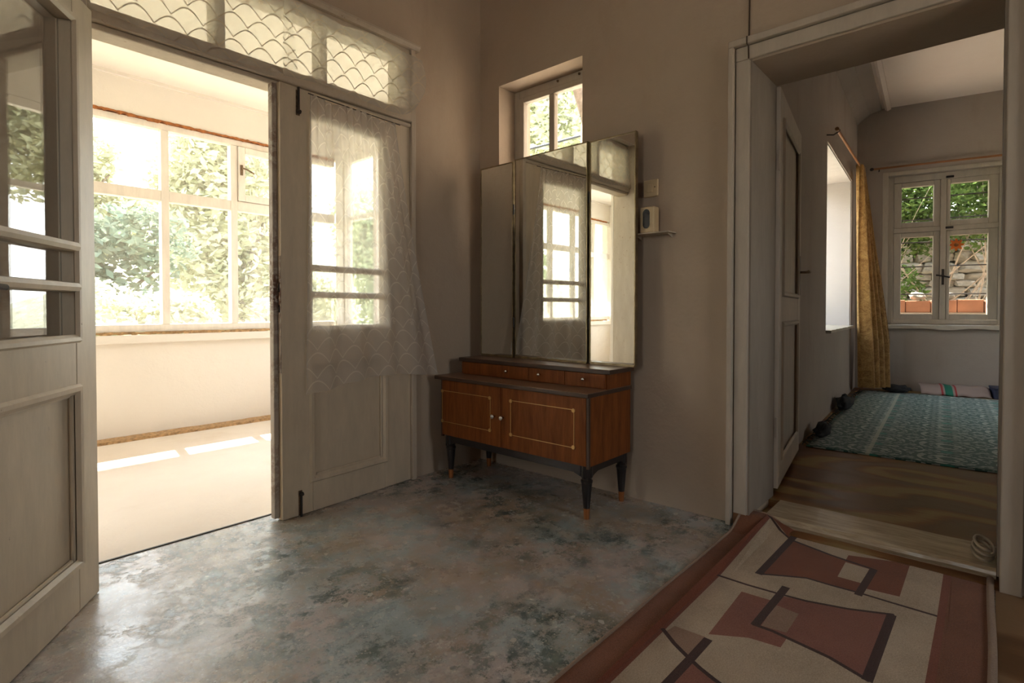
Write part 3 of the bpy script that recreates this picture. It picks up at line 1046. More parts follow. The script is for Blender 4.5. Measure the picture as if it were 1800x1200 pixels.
# jamb lining of the deep doorway
jb = struct(root('trim_7'), 'painted lining boards of the deep doorway', 'door lining')
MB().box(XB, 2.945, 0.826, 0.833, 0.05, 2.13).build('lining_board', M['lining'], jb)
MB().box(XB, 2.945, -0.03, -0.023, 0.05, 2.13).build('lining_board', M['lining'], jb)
MB().box(XB, 2.945, -0.023, 0.826, 2.122, 2.13).build('lining_board', M['plaster'], jb)

rnd = random.Random(11)
b = MB()
ny = 40
for i in range(ny):
    ya, yb = -0.022 + 0.80 * i / ny, -0.022 + 0.80 * (i + 1) / ny
    xa = 2.640 + 0.006 * noise.noise(Vector((ya * 6, 1, 0)))
    xb = 2.640 + 0.006 * noise.noise(Vector((yb * 6, 1, 0)))
    za = 0.050 + 0.002 * noise.noise(Vector((ya * 9, 4, 0)))
    zb = 0.050 + 0.002 * noise.noise(Vector((yb * 9, 4, 0)))
    prof_a = [(xa + 0.006, 0.010), (xa, 0.028), (xa + 0.004, za - 0.010), (xa + 0.016, za), (2.895, za + 0.002), (2.895, 0.010)]
    prof_b = [(xb + 0.006, 0.010), (xb, 0.028), (xb + 0.004, zb - 0.010), (xb + 0.016, zb), (2.895, zb + 0.002), (2.895, 0.010)]
    s0 = len(b.v)
    b.v += [(p, ya, q) for p, q in prof_a] + [(p, yb, q) for p, q in prof_b]
    for k in range(6):
        k2 = (k + 1) % 6
        b.face((s0 + k, s0 + k2, s0 + 6 + k2, s0 + 6 + k))
    if i == 0: b.face([s0 + k for k in range(6)])
    if i == ny - 1: b.face([s0 + 6 + k for k in range(6)][::-1])
struct(b.build('trim_8', M['plank'], weld=True), 'worn wooden threshold plank in the doorway', 'threshold')

# ------------------------------------------------------------------ far room shell
LA = math.atan2(0.199, 2.966)
LO = (XR, 0.921)                       # left wall frame: origin, angle
FO = (7.71, 1.245)
FA = math.atan2(-1.357, 0.245)         # far wall frame


wl2 = struct(root('wall_room_left', (LO[0], LO[1], 0), LA), 'grey plaster left wall of the far room with a deep window', 'wall')
s0, s1 = 2.475, 4.33
b = MB()
b.box(0, s0, 0, 0.5, 0.0, 3.45)
b.box(s1, 5.2, 0, 0.5, 0.0, 3.45)
b.box(s0, s1, 0, 0.5, 0.0, 0.80)
b.box(s0, s1, 0, 0.5, 2.46, 3.45)
b.build('plaster_face', M['plaster2'], wl2)
b = MB()
b.box(s0 - 0.001, s0 + 0.006, 0.012, 0.49, 0.80, 2.46)
b.box(s1 - 0.006, s1 + 0.001, 0.012, 0.49, 0.80, 2.46)
b.box(s0, s1, 0.012, 0.49, 2.452, 2.461)
b.build('window_reveal', M['reveal'], wl2)
b = MB()
n = 26
for i in range(n):
    a, c = s0 + (s1 - s0) * i / n, s0 + (s1 - s0) * (i + 1) / n
    ya = -0.035 - 0.02 * noise.noise(Vector((a * 7, 2, 0)))
    yb = -0.035 - 0.02 * noise.noise(Vector((c * 7, 2, 0)))
    b.hexa([(a, ya, 0.790), (c, yb, 0.790), (c, 0.48, 0.790), (a, 0.48, 0.790), (a, ya, 0.815), (c, yb, 0.815), (c, 0.48, 0.818), (a, 0.48, 0.818)])
b.build('broken_sill', M['winframe'], wl2, weld=True)
w3 = struct(root('window_5', (LO[0] - math.sin(LA) * 0.42 + s0 * math.cos(LA), LO[1] + math.cos(LA) * 0.42 + s0 * math.sin(LA), 0), LA), 'window in the deep opening behind the gold curtain', 'window')
MB().ring_box(0, s1 - s0, 0.818, 2.452, 0.06, 0, 0.06).build('frame', M['winframe'], w3, bevel=0.004)
for x0_, x1_ in ((0.06, 0.90), (0.955, s1 - s0 - 0.06)):
    MB().box(x0_, x1_, 0.028, 0.033, 0.878, 2.392).build('pane', M['glass'], w3)
MB().box(0.90, 0.955, 0.0, 0.06, 0.878, 2.392).build('mullion', M['winframe'], w3, bevel=0.004)

wf2 = struct(root('wall_room_far', (FO[0], FO[1], 0), FA), 'grey plaster far wall with the garden window', 'wall')
f0, f1 = 0.315, 1.385
b = MB()
b.box(-0.4, f0, 0, 0.42, 0, 3.45)
b.box(f1, 4.3, 0, 0.42, 0, 3.45)
b.box(f0, f1, 0, 0.42, 0, 0.80)
b.box(f0, f1, 0, 0.42, 2.565, 3.45)
b.build('plaster_face', M['plaster2'], wf2)
b = MB()
b.box(XR - 0.1, 6.6, -3.0, -2.9, 0, 3.45)
b.box(7.5, 8.9, -3.0, -2.9, 0, 3.45)
b.box(6.6, 7.5, -3.0, -2.9, 0, 0.75)
b.box(6.6, 7.5, -3.0, -2.9, 1.75, 3.45)
simple_window('fill_window_room', (6.6, -2.95, 0), 0, 0.9, 0.75, 1.75, 2, [], M['winframe'], 'unseen low window added in the right wall to brighten the far room')  # added unseen opening, brings light to the far room and its ceiling
struct(b.build('wall_room_right', M['plaster2']), 'grey plaster right wall of the far room', 'wall')
struct(MB().box(XR - 0.1, 8.9, -3.0, 1.8, 3.37, 3.5).build('ceiling_room', M['ceiling']), 'pinkish limewashed ceiling of the far room', 'ceiling')
cv = struct(root('trim_9', (LO[0], LO[1], 0), LA), 'plaster cove and bead along the far-room ceiling', 'cornice')
MB().prism([(0.02, 3.20), (0.02, 3.40), (-0.24, 3.40), (-0.24, 3.36), (-0.12, 3.325), (-0.04, 3.26)], 0, 5.0, 'yz').build('cove', M['plaster2'], cv)
MB().prism([(-0.27, 3.40), (-0.27, 3.352), (-0.295, 3.335), (-0.33, 3.352), (-0.33, 3.40)], 0, 5.0, 'yz').build('bead', M['ceiling'], cv)

# far window, four casements in a recess
fw = struct(root('window_6', (FO[0], FO[1], 0), FA), 'old four-light casement window looking onto the stone wall', 'window')
d0, d1 = 0.10, 0.17
MB().ring_box(f0, f1, 0.830, 2.565, (0.06, 0.06, 0.05, 0.075), d0 - 0.02, d1).build('frame', M['winframe'], fw, bevel=0.006)
MB().box(0.815, 0.868, d0 - 0.03, d1, 0.88, 2.49).build('mullion', M['winframe'], fw, bevel=0.005)
MB().box(f0 + 0.06, 0.815, d0 - 0.025, d1, 1.90, 1.955).build('transom', M['winframe'], fw, bevel=0.005)
MB().box(0.868, f1 - 0.06, d0 - 0.025, d1, 1.90, 1.955).build('transom', M['winframe'], fw, bevel=0.005)
for (x0_, x1_, z0_, z1_) in ((f0 + 0.062, 0.813, 0.882, 1.898), (0.870, f1 - 0.062, 0.882, 1.898), (f0 + 0.062, 0.813, 1.957, 2.488), (0.870, f1 - 0.062, 1.957, 2.488)):
    sa = MB().ring_box(x0_, x1_, z0_, z1_, (0.075, 0.06, 0.062, 0.055) if x0_ < 0.6 else (0.035, 0.085, 0.062, 0.055), d0 - 0.012, d1 - 0.02).build('casement', M['winframe'], fw, bevel=0.006)
    lw, rw = (0.075, 0.06) if x0_ < 0.6 else (0.035, 0.085)
    MB().box(x0_ + lw, x1_ - rw, d0 + 0.018, d0 + 0.022, z0_ + 0.062, z1_ - 0.055).build('pane', M['glass'], sa)
hb = MB()
hb.box(0.832, 0.852, d0 - 0.045, d0 - 0.03, 1.28, 1.46)
hb.tube([(0.842, d0 - 0.04, 1.38), (0.842, d0 - 0.075, 1.38), (0.80, d0 - 0.08, 1.385), (0.775, d0 - 0.08, 1.39)], 0.009, 8)
hb.tube([(0.842, d0 - 0.075, 1.38), (0.90, d0 - 0.08, 1.36)], 0.009, 8)
hb.build('handle', M['iron'], fw)
for z in (1.93, 2.505):
    MB().box(0.86, 0.93, d0 - 0.045, d0 - 0.02, z - 0.010, z + 0.012).build('latch', M['iron'], fw, bevel=0.003)
for z in (1.18, 1.51, 1.80, 2.07, 2.33):
    MB().tube([(f0, 0.30, z), (f1, 0.30, z)], 0.007, 6).build('security_bar', M['iron'], fw)
b = MB()
n = 20
for i in range(n):
    a, c = 0.22 + 1.30 * i / n, 0.22 + 1.30 * (i + 1) / n
    za = 0.775 + 0.018 * noise.noise(Vector((a * 4, 8, 0)))
    zb = 0.775 + 0.018 * noise.noise(Vector((c * 4, 8, 0)))
    b.hexa([(a, -0.05, za), (c, -0.05, zb), (c, 0.10, zb), (a, 0.10, za), (a, -0.05, 0.815), (c, -0.05, 0.815), (c, 0.10, 0.830), (a, 0.10, 0.830)])
b.build('sill', M['winframe'], fw, weld=True)
for sx_ in ((f0 - 0.055, f0), (f1, f1 + 0.055)):
    MB().box(sx_[0], sx_[1], -0.012, 0.01, 0.815, 2.61).build('architrave', M['winframe'], fw, bevel=0.003)
MB().box(f0, f1, -0.012, 0.01, 2.565, 2.61).build('architrave', M['winframe'], fw, bevel=0.003)

# orange flower sticker on the pane
fl_o = root('flower_sticker', (FO[0], FO[1], 0), FA, 'orange flower-shaped window sticker on the lower right pane', 'sticker')
c_s, c_z = 0.965, 1.735
b = MB()
pts = []
for i in range(64):
    a = 2 * math.pi * i / 64
    r_ = 0.058 + 0.014 * math.cos(8 * a)
    pts.append((c_s + r_ * math.cos(a), c_z + r_ * math.sin(a)))
b.prism(pts, d0 + 0.012, d0 + 0.017, 'xz')
b.build('petals', M['orange'], fl_o)
MB().lathe([(0.022, d0 + 0.012), (0.018, d0 + 0.006), (0.0001, d0 + 0.004)], (c_s, 0, c_z), 16, 'y').build('centre', M['foam'], fl_o)

# ------------------------------------------------------------------ door leaf of the far room
d3 = struct(root('door_3', (2.955, 0.808, 0), R(7.8)), 'cream panelled door standing open into the far room', 'door')
Wd, Hd = 0.93, 2.12
zb = 0.085
MB().box(0, 0.12, 0, 0.036, zb, Hd).build('stile', M['casing'], d3, bevel=0.003)
MB().box(Wd - 0.13, Wd, 0, 0.036, zb, Hd).build('stile', M['casing'], d3, bevel=0.003)
for z0_, z1_ in ((zb, 0.22), (0.92, 1.08), (1.98, Hd)):
    MB().box(0.12, Wd - 0.13, 0.001, 0.035, z0_, z1_).build('rail', M['casing'], d3, bevel=0.002)
for z0_, z1_ in ((0.22, 0.92), (1.08, 1.98)):
    pn = MB().box(0.12, Wd - 0.13, 0.014, 0.024, z0_, z1_).build('panel', M['casing'], d3)
    bb = MB()
    moulding(bb, 0.105, Wd - 0.115, z0_ - 0.015, z1_ + 0.015, 0.0, 0.03, 0.010)
    bb.build('panel_moulding', M['casing'], pn)
MB().box(Wd - 0.075, Wd - 0.035, -0.005, 0, 1.09, 1.34).build('handle_plate', M['iron'], d3, bevel=0.002)
MB().tube([(Wd - 0.055, -0.004, 1.235), (Wd - 0.055, -0.055, 1.235), (Wd - 0.07, -0.062, 1.235), (Wd - 0.17, -0.062, 1.232)], 0.008, 8).build('door_handle', M['rust'], d3)
for z in (0.4, 1.75):
    MB().tube([(-0.006, 0.006, z - 0.05), (-0.006, 0.006, z + 0.05)], 0.006, 8).build('hinge', M['casing'], d3)

# ------------------------------------------------------------------ dressing table
DX0, DX1, DY0, DY1 = 2.130, 2.520, 1.405, 2.440
dt = root('dressing_table', (2.32, 1.92, 0), 0, 'red-brown dressing table with three-part mirror, gold-lined doors and dark tapered legs', 'dressing table')
off = Vector((-2.32, -1.92, 0))


def dpart(bb, name, mat, parent=dt, bevel=0, smooth=False):
    if parent is dt or True:
        bb.v = [(x - 2.32, y - 1.92, z) for x, y, z in bb.v]
    return bb.build(name, mat, parent, bevel, smooth)


dpart(MB().box(DX0 + 0.006, DX1, DY0 + 0.001, DY1, 0.258, 0.585), 'carcass', M['cherry'])
# dark corner posts and side frame
for ye in (DY0 - 0.002, DY1 - 0.012):
    dpart(MB().box(DX0 - 0.004, DX0 + 0.010, ye, ye + 0.014, 0.250, 0.585), 'corner_edging', M['edge'])
# top with dark edge
dpart(MB().box(DX0 - 0.018, DX1 + 0.004, DY0 - 0.006, DY1 + 0.048, 0.585, 0.604), 'top_edge', M['edge'], bevel=0.003)
dpart(MB().box(DX0 - 0.016, DX1 + 0.002, DY0 - 0.004, DY1 + 0.046, 0.604, 0.607), 'top', M['cherrytop'])
# doors
dm = 1.957
for (ya, yb, ky, gy0, gy1) in ((dm + 0.0015, DY1 - 0.012, 2.003, 2.033, 2.428), (DY0 + 0.012, dm - 0.0015, 1.941, 1.482, 1.888)):
    dr = dpart(MB().box(DX0 - 0.008, DX0 + 0.006, ya, yb, 0.262, 0.583), 'door', M['cherry'], bevel=0.0015)
    g0, g1, lw = 0.339, 0.523, 0.0028
    bb = MB()
    xg0, xg1 = DX0 - 0.0105, DX0 - 0.007
    bb.box(xg0, xg1, gy0, gy1, g0, g0 + lw)
    bb.box(xg0, xg1, gy0, gy1, g1 - lw, g1)
    bb.box(xg0, xg1, gy0, gy0 + lw, g0, g1)
    bb.box(xg0, xg1, gy1 - lw, gy1, g0, g1)
    dpart(bb, 'gold_line', M['gold'], dr)
    for yy in (gy0, gy1):
        for zz in (g0, g1):
            yc, zc = yy + (0.004 if yy == gy0 else -0.004), zz + (0.004 if zz == g0 else -0.004)
            bb = MB().prism([(yc - 0.009, zc - 0.004), (yc - 0.004, zc - 0.009), (yc + 0.004, zc - 0.009), (yc + 0.009, zc - 0.004),
                             (yc + 0.009, zc + 0.004), (yc + 0.004, zc + 0.009), (yc - 0.004, zc + 0.009), (yc - 0.009, zc + 0.004)], DX0 - 0.013, DX0 - 0.007, 'yz')
            dpart(bb, 'corner_rosette', M['gold'], dr)
    bb = MB().lathe([(0.006, DX0 - 0.006), (0.005, DX0 - 0.016), (0.012, DX0 - 0.022), (0.013, DX0 - 0.030), (0.009, DX0 - 0.035), (0.0005, DX0 - 0.036)], (0, ky, 0.424), 16, 'x')
    dpart(bb, 'knob', M['chrome'], dr, smooth=True)
# apron with curved lower edge, front and sides
b = MB()
pts = [(DY0 + 0.012, 0.258), (DY1 - 0.02, 0.258)]
for i in range(13):
    t = i / 12
    yy = DY1 - 0.02 + (DY0 + 0.032 - DY1) * t
    e = min(t, 1 - t) / 0.09
    pts.append((yy, 0.218 if e >= 1 else 0.190 + 0.028 * math.sin(min(1, e) * math.pi / 2)))
b.prism(pts, DX0 + 0.012, DX0 + 0.030, 'yz')
dpart(b, 'apron', M['ebony'])
for ys in (DY0 + 0.012, DY1 - 0.032):
    b = MB()
    pts = [(DX0 + 0.03, 0.258), (DX1 - 0.012, 0.258)]
    for i in range(11):
        t = i / 10
        xx = DX1 - 0.012 + (DX0 + 0.03 - DX1 + 0.012) * t
        e = min(t, 1 - t) / 0.22
        pts.append((xx, 0.222 if e >= 1 else 0.190 + 0.032 * math.sin(min(1, e) * math.pi / 2)))
    b.prism(pts, ys, ys + 0.020, 'xz')
    dpart(b, 'side_apron', M['ebony'])
dpart(MB().box(DX1 - 0.030, DX1 - 0.012, DY0 + 0.03, DY1 - 0.03, 0.205, 0.258), 'back_apron', M['ebony'])
for lx in (DX0 + 0.034, DX1 - 0.032):
    for ly in (DY0 + 0.034, DY1 - 0.042):
        lg = dpart(MB().lathe([(0.030, 0.258), (0.030, 0.205), (0.024, 0.196), (0.024, 0.190), (0.029, 0.186), (0.029, 0.178), (0.026, 0.172), (0.0155, 0.050)], (lx, ly, 0), 16), 'leg', M['ebony'])
        dpart(MB().lathe([(0.0158, 0.052), (0.0150, 0.028), (0.0125, 0.0)], (lx, ly, 0), 16), 'brass_foot', M['foot'], lg)
# upper drawer box
UX = 2.285
dpart(MB().box(UX + 0.004, DX1, DY0 - 0.0, 2.430, 0.607, 0.682), 'drawer_box', M['cherry'])
dpart(MB().box(UX - 0.008, DX1, DY0 - 0.022, 2.452, 0.682, 0.703), 'upper_top', M['edge'], bevel=0.002)
dpart(MB().box(UX - 0.007, DX1 - 0.001, DY0 - 0.021, 2.451, 0.703, 0.705), 'upper_veneer', M['cherrytop'])
for (ya, yb, ky) in ((1.900, 2.424, 2.050), (1.655, 1.897, 1.815), (1.410, 1.652, 1.530)):
    dw = dpart(MB().box(UX - 0.006, UX + 0.006, ya, yb, 0.612, 0.680), 'drawer', M['cherry'], bevel=0.0012)
    bb = MB().lathe([(0.004, UX - 0.005), (0.0035, UX - 0.014), (0.008, UX - 0.018), (0.009, UX - 0.025), (0.005, UX - 0.030), (0.0005, UX - 0.031)], (0, ky, 0.650), 14, 'x')
    dpart(bb, 'knob', M['chrome'], dw, smooth=True)
# three-part mirror
MX = 2.462
for i, (ya, yb, z1_) in enumerate(((2.172, 2.440, 1.885), (1.634, 2.158, 1.895), (1.350, 1.618, 1.892))):
    mp = dpart(MB().box(MX + 0.004, MX + 0.022, ya, yb, 0.716, z1_), 'mirror_panel', M['edge'])
    if i == 1:
        pv = Vector((MX - 2.32, (ya + yb) / 2 - 1.92, 0))
        mp.matrix_local = Matrix.Translation(pv) @ Matrix.Rotation(R(-1.5), 4, 'Z') @ Matrix.Translation(-pv)
    dpart(MB().box(MX, MX + 0.004, ya + 0.003, yb - 0.003, 0.719, z1_ - 0.003), 'mirror_glass', M['mirror'], mp)
    bb = MB()
    bb.box(MX - 0.003, MX + 0.022, ya - 0.002, ya + 0.003, 0.714, z1_ + 0.004)
    bb.box(MX - 0.003, MX + 0.022, yb - 0.003, yb + 0.002, 0.714, z1_ + 0.004)
    bb.box(MX - 0.003, MX + 0.022, ya + 0.003, yb - 0.003, 0.706, 0.719)
    bb.box(MX - 0.003, MX + 0.022, ya + 0.003, yb - 0.003, z1_ - 0.003, z1_ + 0.003)
    dpart(bb, 'metal_edge', M['mirroredge'], mp)
for yc in (2.165, 1.626):
    for zc in (0.92, 1.60):
        dpart(MB().tube([(MX, yc, zc - 0.03), (MX, yc, zc + 0.03)], 0.005, 8), 'mirror_hinge', M['iron'])

# ------------------------------------------------------------------ small things on the wall
sw = root('light_switch', (XB, 1.320, 1.620), 0, 'square ivory wall light switch beside the mirror', 'switch')
MB().box(-0.012, 0, -0.041, 0.041, -0.044, 0.044).build('plate', M['ivory'], sw, bevel=0.006)
MB().hexa([(-0.020, -0.012, -0.020), (-0.012, -0.012, -0.020), (-0.012, 0.016, -0.020), (-0.020, 0.016, -0.020),
           (-0.014, -0.012, 0.020), (-0.012, -0.012, 0.020), (-0.012, 0.016, 0.020), (-0.014, 0.016, 0.020)]).build('rocker', M['ivory'], sw, bevel=0.002)
MB().lathe([(0.003, -0.011), (0.003, -0.0135)], (0, -0.024, 0.004), 8, 'x').build('screw', M['iron'], sw)

sh = root('wall_shelf', (XB, 1.292, 1.378), 0, 'thin small wall shelf to the right of the mirror', 'shelf')
MB().box(-0.086, 0, -0.107, 0.107, 0, 0.006).build('board', M['frame'], sh, bevel=0.001)
for y_ in (-0.085, 0.085):
    MB().prism([(0, -0.018), (0, 0), (-0.05, 0), (-0.05, -0.003), (-0.004, -0.018)], y_ - 0.002, y_ + 0.002, 'xz').build('bracket', M['frame'], sh)

bx_ = root('beige_device', (2.527, 1.302, 1.384), 0, 'small beige box with dark oval window standing on the wall shelf', 'device')
MB().box(-0.028, 0.028, -0.036, 0.044, 0, 0.132).build('housing', M['ivory'], bx_, bevel=0.008)
pts = []
for i in range(32):
    a = 2 * math.pi * i / 32
    pts.append((0.006 + 0.021 * math.cos(a), 0.070 + 0.024 * math.sin(a) + (0.026 if math.sin(a) > 0 else -0.026)))
MB().prism(pts, -0.0305, -0.027, 'yz').build('dark_window', M['black'], bx_)
b = MB()
n = len(pts)
b.tube([(-0.029, p * 1.0, q) for p, q in pts], 0.0022, 6, closed=True)
b.build('window_rim', M['ivory'], bx_)

cb = MB().tube([(XB - 0.004, 0.838 + 0.002 * math.sin(z * 9), z) for z in [3.5 - 0.05 * i for i in range(26)]] +
               [(XB - 0.012, 0.838, 2.228), (XB - 0.040, 0.838, 2.222), (XB - 0.040, 0.838, 2.19), (XB - 0.024, 0.836, 2.185), (XB - 0.023, 0.835, 2.13)], 0.0035, 6)
tag(cb.build('wall_cable', M['cable'], smooth=True), 'thin dark cable running down the wall to the doorway casing', 'cable')
pts = []
for i in range(70):
    t = i / 69
    a = t * 2 * math.pi * 2.6
    pts.append((2.74 + 0.085 * math.cos(a), 0.020 + 0.030 * math.sin(a) - 0.01 * t, 0.062 + 0.05 * t + 0.012 * math.sin(a)))
tag(MB().tube(pts, 0.0055, 6).build('cable_coil', M['coil'], smooth=True), 'small coil of pale cable lying by the right door jamb', 'cable')

# ------------------------------------------------------------------ patterned runner
RX0, RX1, RY0, RY1 = 0.45, 2.645, -0.005, 0.862
RUST, RED, BEIGE, BROWN, PINK, TAN, DARK = range(7)
rug_m = [m_pile('rug_rust', (0.135, 0.045, 0.018), (0.245, 0.092, 0.043)),
         m_pile('rug_red_line', (0.160, 0.042, 0.020), (0.250, 0.080, 0.043)),
         m_pile('rug_beige', (0.320, 0.240, 0.160), (0.560, 0.435, 0.310)),
         m_pile('rug_brick', (0.150, 0.040, 0.014), (0.245, 0.076, 0.032)),
         m_pile('rug_pink', (0.190, 0.066, 0.040), (0.300, 0.118, 0.078)),
         m_pile('rug_tan', (0.235, 0.138, 0.088), (0.360, 0.225, 0.150)),
         m_pile('rug_dark', (0.034, 0.012, 0.008), (0.076, 0.030, 0.020))]


def stroke(pts, w0, w1=None):
    """closed outline of a line of changing width"""
    w1 = w0 if w1 is None else w1
    pts = [Vector(p) for p in pts]
    L_, R_ = [], []
    for i, p in enumerate(pts):
        t = (pts[min(i + 1, len(pts) - 1)] - pts[max(i - 1, 0)]).normalized()
        nn = Vector((-t.y, t.x))
        w = (w0 + (w1 - w0) * i / (len(pts) - 1)) / 2
        L_.append(p + nn * w)
        R_.append(p - nn * w)
    return [tuple(q) for q in L_ + R_[::-1]]


layers = [
    ([(RX0, 0.122), (RX1, 0.122), (RX1, 0.748), (RX0, 0.748)], BEIGE),
    ([(RX0, 0.748), (RX1, 0.748), (RX1, 0.766), (RX0, 0.766)], RED),
    ([(RX0, 0.098), (RX1, 0.098), (RX1, 0.122), (RX0, 0.122)], RED),
    ([(2.527, 0.421), (2.595, 0.224), (2.273, 0.227), (2.258, 0.341), (2.300, 0.421)], BROWN),
    ([(2.534, 0.633), (2.482, 0.472), (2.447, 0.322), (2.212, 0.337), (2.208, 0.419), (2.208, 0.503), (2.168, 0.572), (2.125, 0.640)], BROWN),
    ([(2.450, 0.418), (2.443, 0.338), (2.296, 0.343), (2.296, 0.418)], BEIGE),
    ([(2.640, 0.745), (2.645, 0.635), (2.540, 0.635)], BROWN),
    ([(1.947, 0.647), (1.956, 0.531), (1.770, 0.450), (1.700, 0.452), (1.687, 0.537), (1.625, 0.637)], PINK),
    ([(2.009, 0.537), (2.032, 0.462), (2.07, 0.347), (2.119, 0.235), (1.715, 0.238), (1.744, 0.335), (1.762, 0.442), (1.771, 0.495), (1.770, 0.540)], PINK),
    ([(1.935, 0.533), (1.929, 0.460), (1.790, 0.459), (1.778, 0.528)], TAN),
    ([(1.598, 0.733), (1.605, 0.639), (1.477, 0.639), (1.552, 0.742)], TAN),
    ([(1.479, 0.634), (1.436, 0.546), (1.20, 0.400), (1.10, 0.520), (1.20, 0.632)], PINK),
    ([(1.05, 0.40), (1.05, 0.20), (0.72, 0.20), (0.72, 0.40)], BROWN),
    (stroke([(2.650, 0.768), (2.579, 0.692), (2.534, 0.633), (2.482, 0.472), (2.447, 0.318)], 0.014), DARK),
    (stroke([(2.655, 0.635), (2.118, 0.645)], 0.026), DARK),
    (stroke([(2.122, 0.645), (2.168, 0.572), (2.208, 0.503), (2.208, 0.419), (2.212, 0.34), (2.209, 0.242), (2.209, 0.122)], 0.012), DARK),
    (stroke([(2.452, 0.324), (2.190, 0.338)], 0.024), DARK),
    (stroke([(2.009, 0.757), (2.008, 0.65), (2.018, 0.548), (2.032, 0.462), (2.07, 0.347), (2.128, 0.228)], 0.012), DARK),
    (stroke([(2.124, 0.234), (1.700, 0.238)], 0.026), DARK),
    (stroke([(2.087, 0.541), (1.765, 0.544)], 0.026), DARK),
    (stroke([(1.769, 0.552), (1.771, 0.495), (1.762, 0.442), (1.744, 0.335), (1.703, 0.232)], 0.014), DARK),
    (stroke([(1.560, 0.757), (1.513, 0.696), (1.481, 0.642), (1.456, 0.594), (1.436, 0.546), (1.41, 0.47), (1.40, 0.35), (1.40, 0.122)], 0.014), DARK),
    (stroke([(1.602, 0.628), (1.12, 0.640)], 0.026), DARK),
]


def inside(p, poly):
    x, y = p
    c = False
    j = len(poly) - 1
    for i in range(len(poly)):
        xi, yi = poly[i]
        xj, yj = poly[j]
        if (yi > y) != (yj > y) and x < (xj - xi) * (y - yi) / (yj - yi) + xi:
            c = not c
        j = i
    return c


def rug_z(x, y):
    z = 0.009 + 0.003 * noise.noise(Vector((x * 2.2, y * 3.1, 0.3)))
    k = max(0, min(1, (x - 2.42) / 0.20)) * max(0, min(1, (y - 0.62) / 0.18))
    k = k * k * (3 - 2 * k)
    return z + 0.052 * k


def rug_edge(x, y):
    """slightly wavering long sides"""
    t = (y - RY0) / (RY1 - RY0)
    return y + 0.006 * noise.noise(Vector((x * 2.5, 5.1, 0))) * t - 0.008 * noise.noise(Vector((x * 2.1, 1.7, 0))) * (1 - t)


cv_, ce_ = [], []


def add_loop(poly):
    s = len(cv_)
    poly = [(min(max(x, RX0), RX1), min(max(y, RY0), RY1)) for x, y in poly]
    for q in poly: cv_.append(Vector(q))
    for i in range(len(poly)): ce_.append((s + i, s + (i + 1) % len(poly)))


add_loop([(RX0, RY0), (RX1, RY0), (RX1, RY1), (RX0, RY1)])
for p_, m_ in layers:
    add_loop(p_)
gx, gy = 44, 18
for i in range(1, gx):
    for j in range(1, gy):
        cv_.append(Vector((RX0 + (RX1 - RX0) * i / gx + 0.0011, RY0 + (RY1 - RY0) * j / gy + 0.0007)))
for i in range(1, gx):
    for yy in (RY0, RY1): cv_.append(Vector((RX0 + (RX1 - RX0) * i / gx, yy)))
ov, oe, of, _, _, _ = geometry.delaunay_2d_cdt(cv_, ce_, [], 0, 1e-5)
b = MB()
for q in ov:
    b.v.append((q.x, rug_edge(q.x, q.y), rug_z(q.x, q.y)))
for f in of:
    cx = sum(ov[i].x for i in f) / len(f)
    cy = sum(ov[i].y for i in f) / len(f)
    mm = RUST
    for p_, m_ in layers:
        if inside((cx, cy), p_): mm = m_
    b.face(f, m=mm)
rug = root('runner_rug', (0, 0, 0), 0, 'beige and rust runner rug with dark curved lines on the hall floor', 'rug')
pl = b.build('pile', rug_m, rug)
for p in pl.data.polygons:
    pass
sol = pl.modifiers.new('thickness', 'SOLIDIFY')
sol.thickness = 0.007
sol.offset = -1
nx = 60
xs = [RX0 + (RX1 - RX0) * i / nx for i in range(nx + 1)]
bindm = m_pile('rug_binding', (0.26, 0.17, 0.12), (0.38, 0.27, 0.19))
MB().tube([(x, rug_edge(x, RY1) + 0.003, rug_z(x, RY1) + 0.001) for x in xs], 0.0055, 8).build('binding', bindm, rug, smooth=True)
MB().tube([(x, rug_edge(x, RY0) - 0.006, rug_z(x, RY0) + 0.004) for x in xs], 0.0105, 8).build('binding', bindm, rug, smooth=True)
ys = [RY0 + (RY1 - RY0) * i / 30 for i in range(31)]
MB().tube([(RX1, rug_edge(RX1, y), rug_z(RX1, y) - 0.001) for y in ys], 0.005, 8).build('binding', bindm, rug, smooth=True)

# ------------------------------------------------------------------ far room furnishings
gr = root('woven_rug', (4.19, 0.0, 0.051), R(3.0), 'green woven rug with ringed pattern on the far-room floor', 'rug')


def gfn(u, v):
    x = 3.35 * u
    y = 0.955 - 2.6 * (1 - v)
    z = 0.007 + 0.004 * noise.noise(Vector((x * 1.5, y * 1.5, 2)))
    y += 0.02 * noise.noise(Vector((x * 2, 3, 1)))
    return (x, y, z), (u, v)


g = MB().grid(gfn, 50, 40).build('weave', M['greenrug'], gr, smooth=True)
so = g.modifiers.new('thickness', 'SOLIDIFY')
so.thickness = 0.006
so.offset = -1
b = MB()
rnd = random.Random(21)
for i in range(60):
    x = 0.03 + 3.25 * i / 60 + rnd.random() * 0.03
    (px, py, pz), _ = gfn(x / 3.35, 1.0)
    b.tube([(px, py - 0.01, pz), (px + rnd.uniform(-0.02, 0.02), py + 0.02, pz + rnd.uniform(0.0, 0.02)), (px + rnd.uniform(-0.03, 0.03), py + rnd.uniform(0.025, 0.045), pz - 0.004)], 0.004, 5)
tag(b.build('fringe', M['fringe'], gr), kind='stuff')


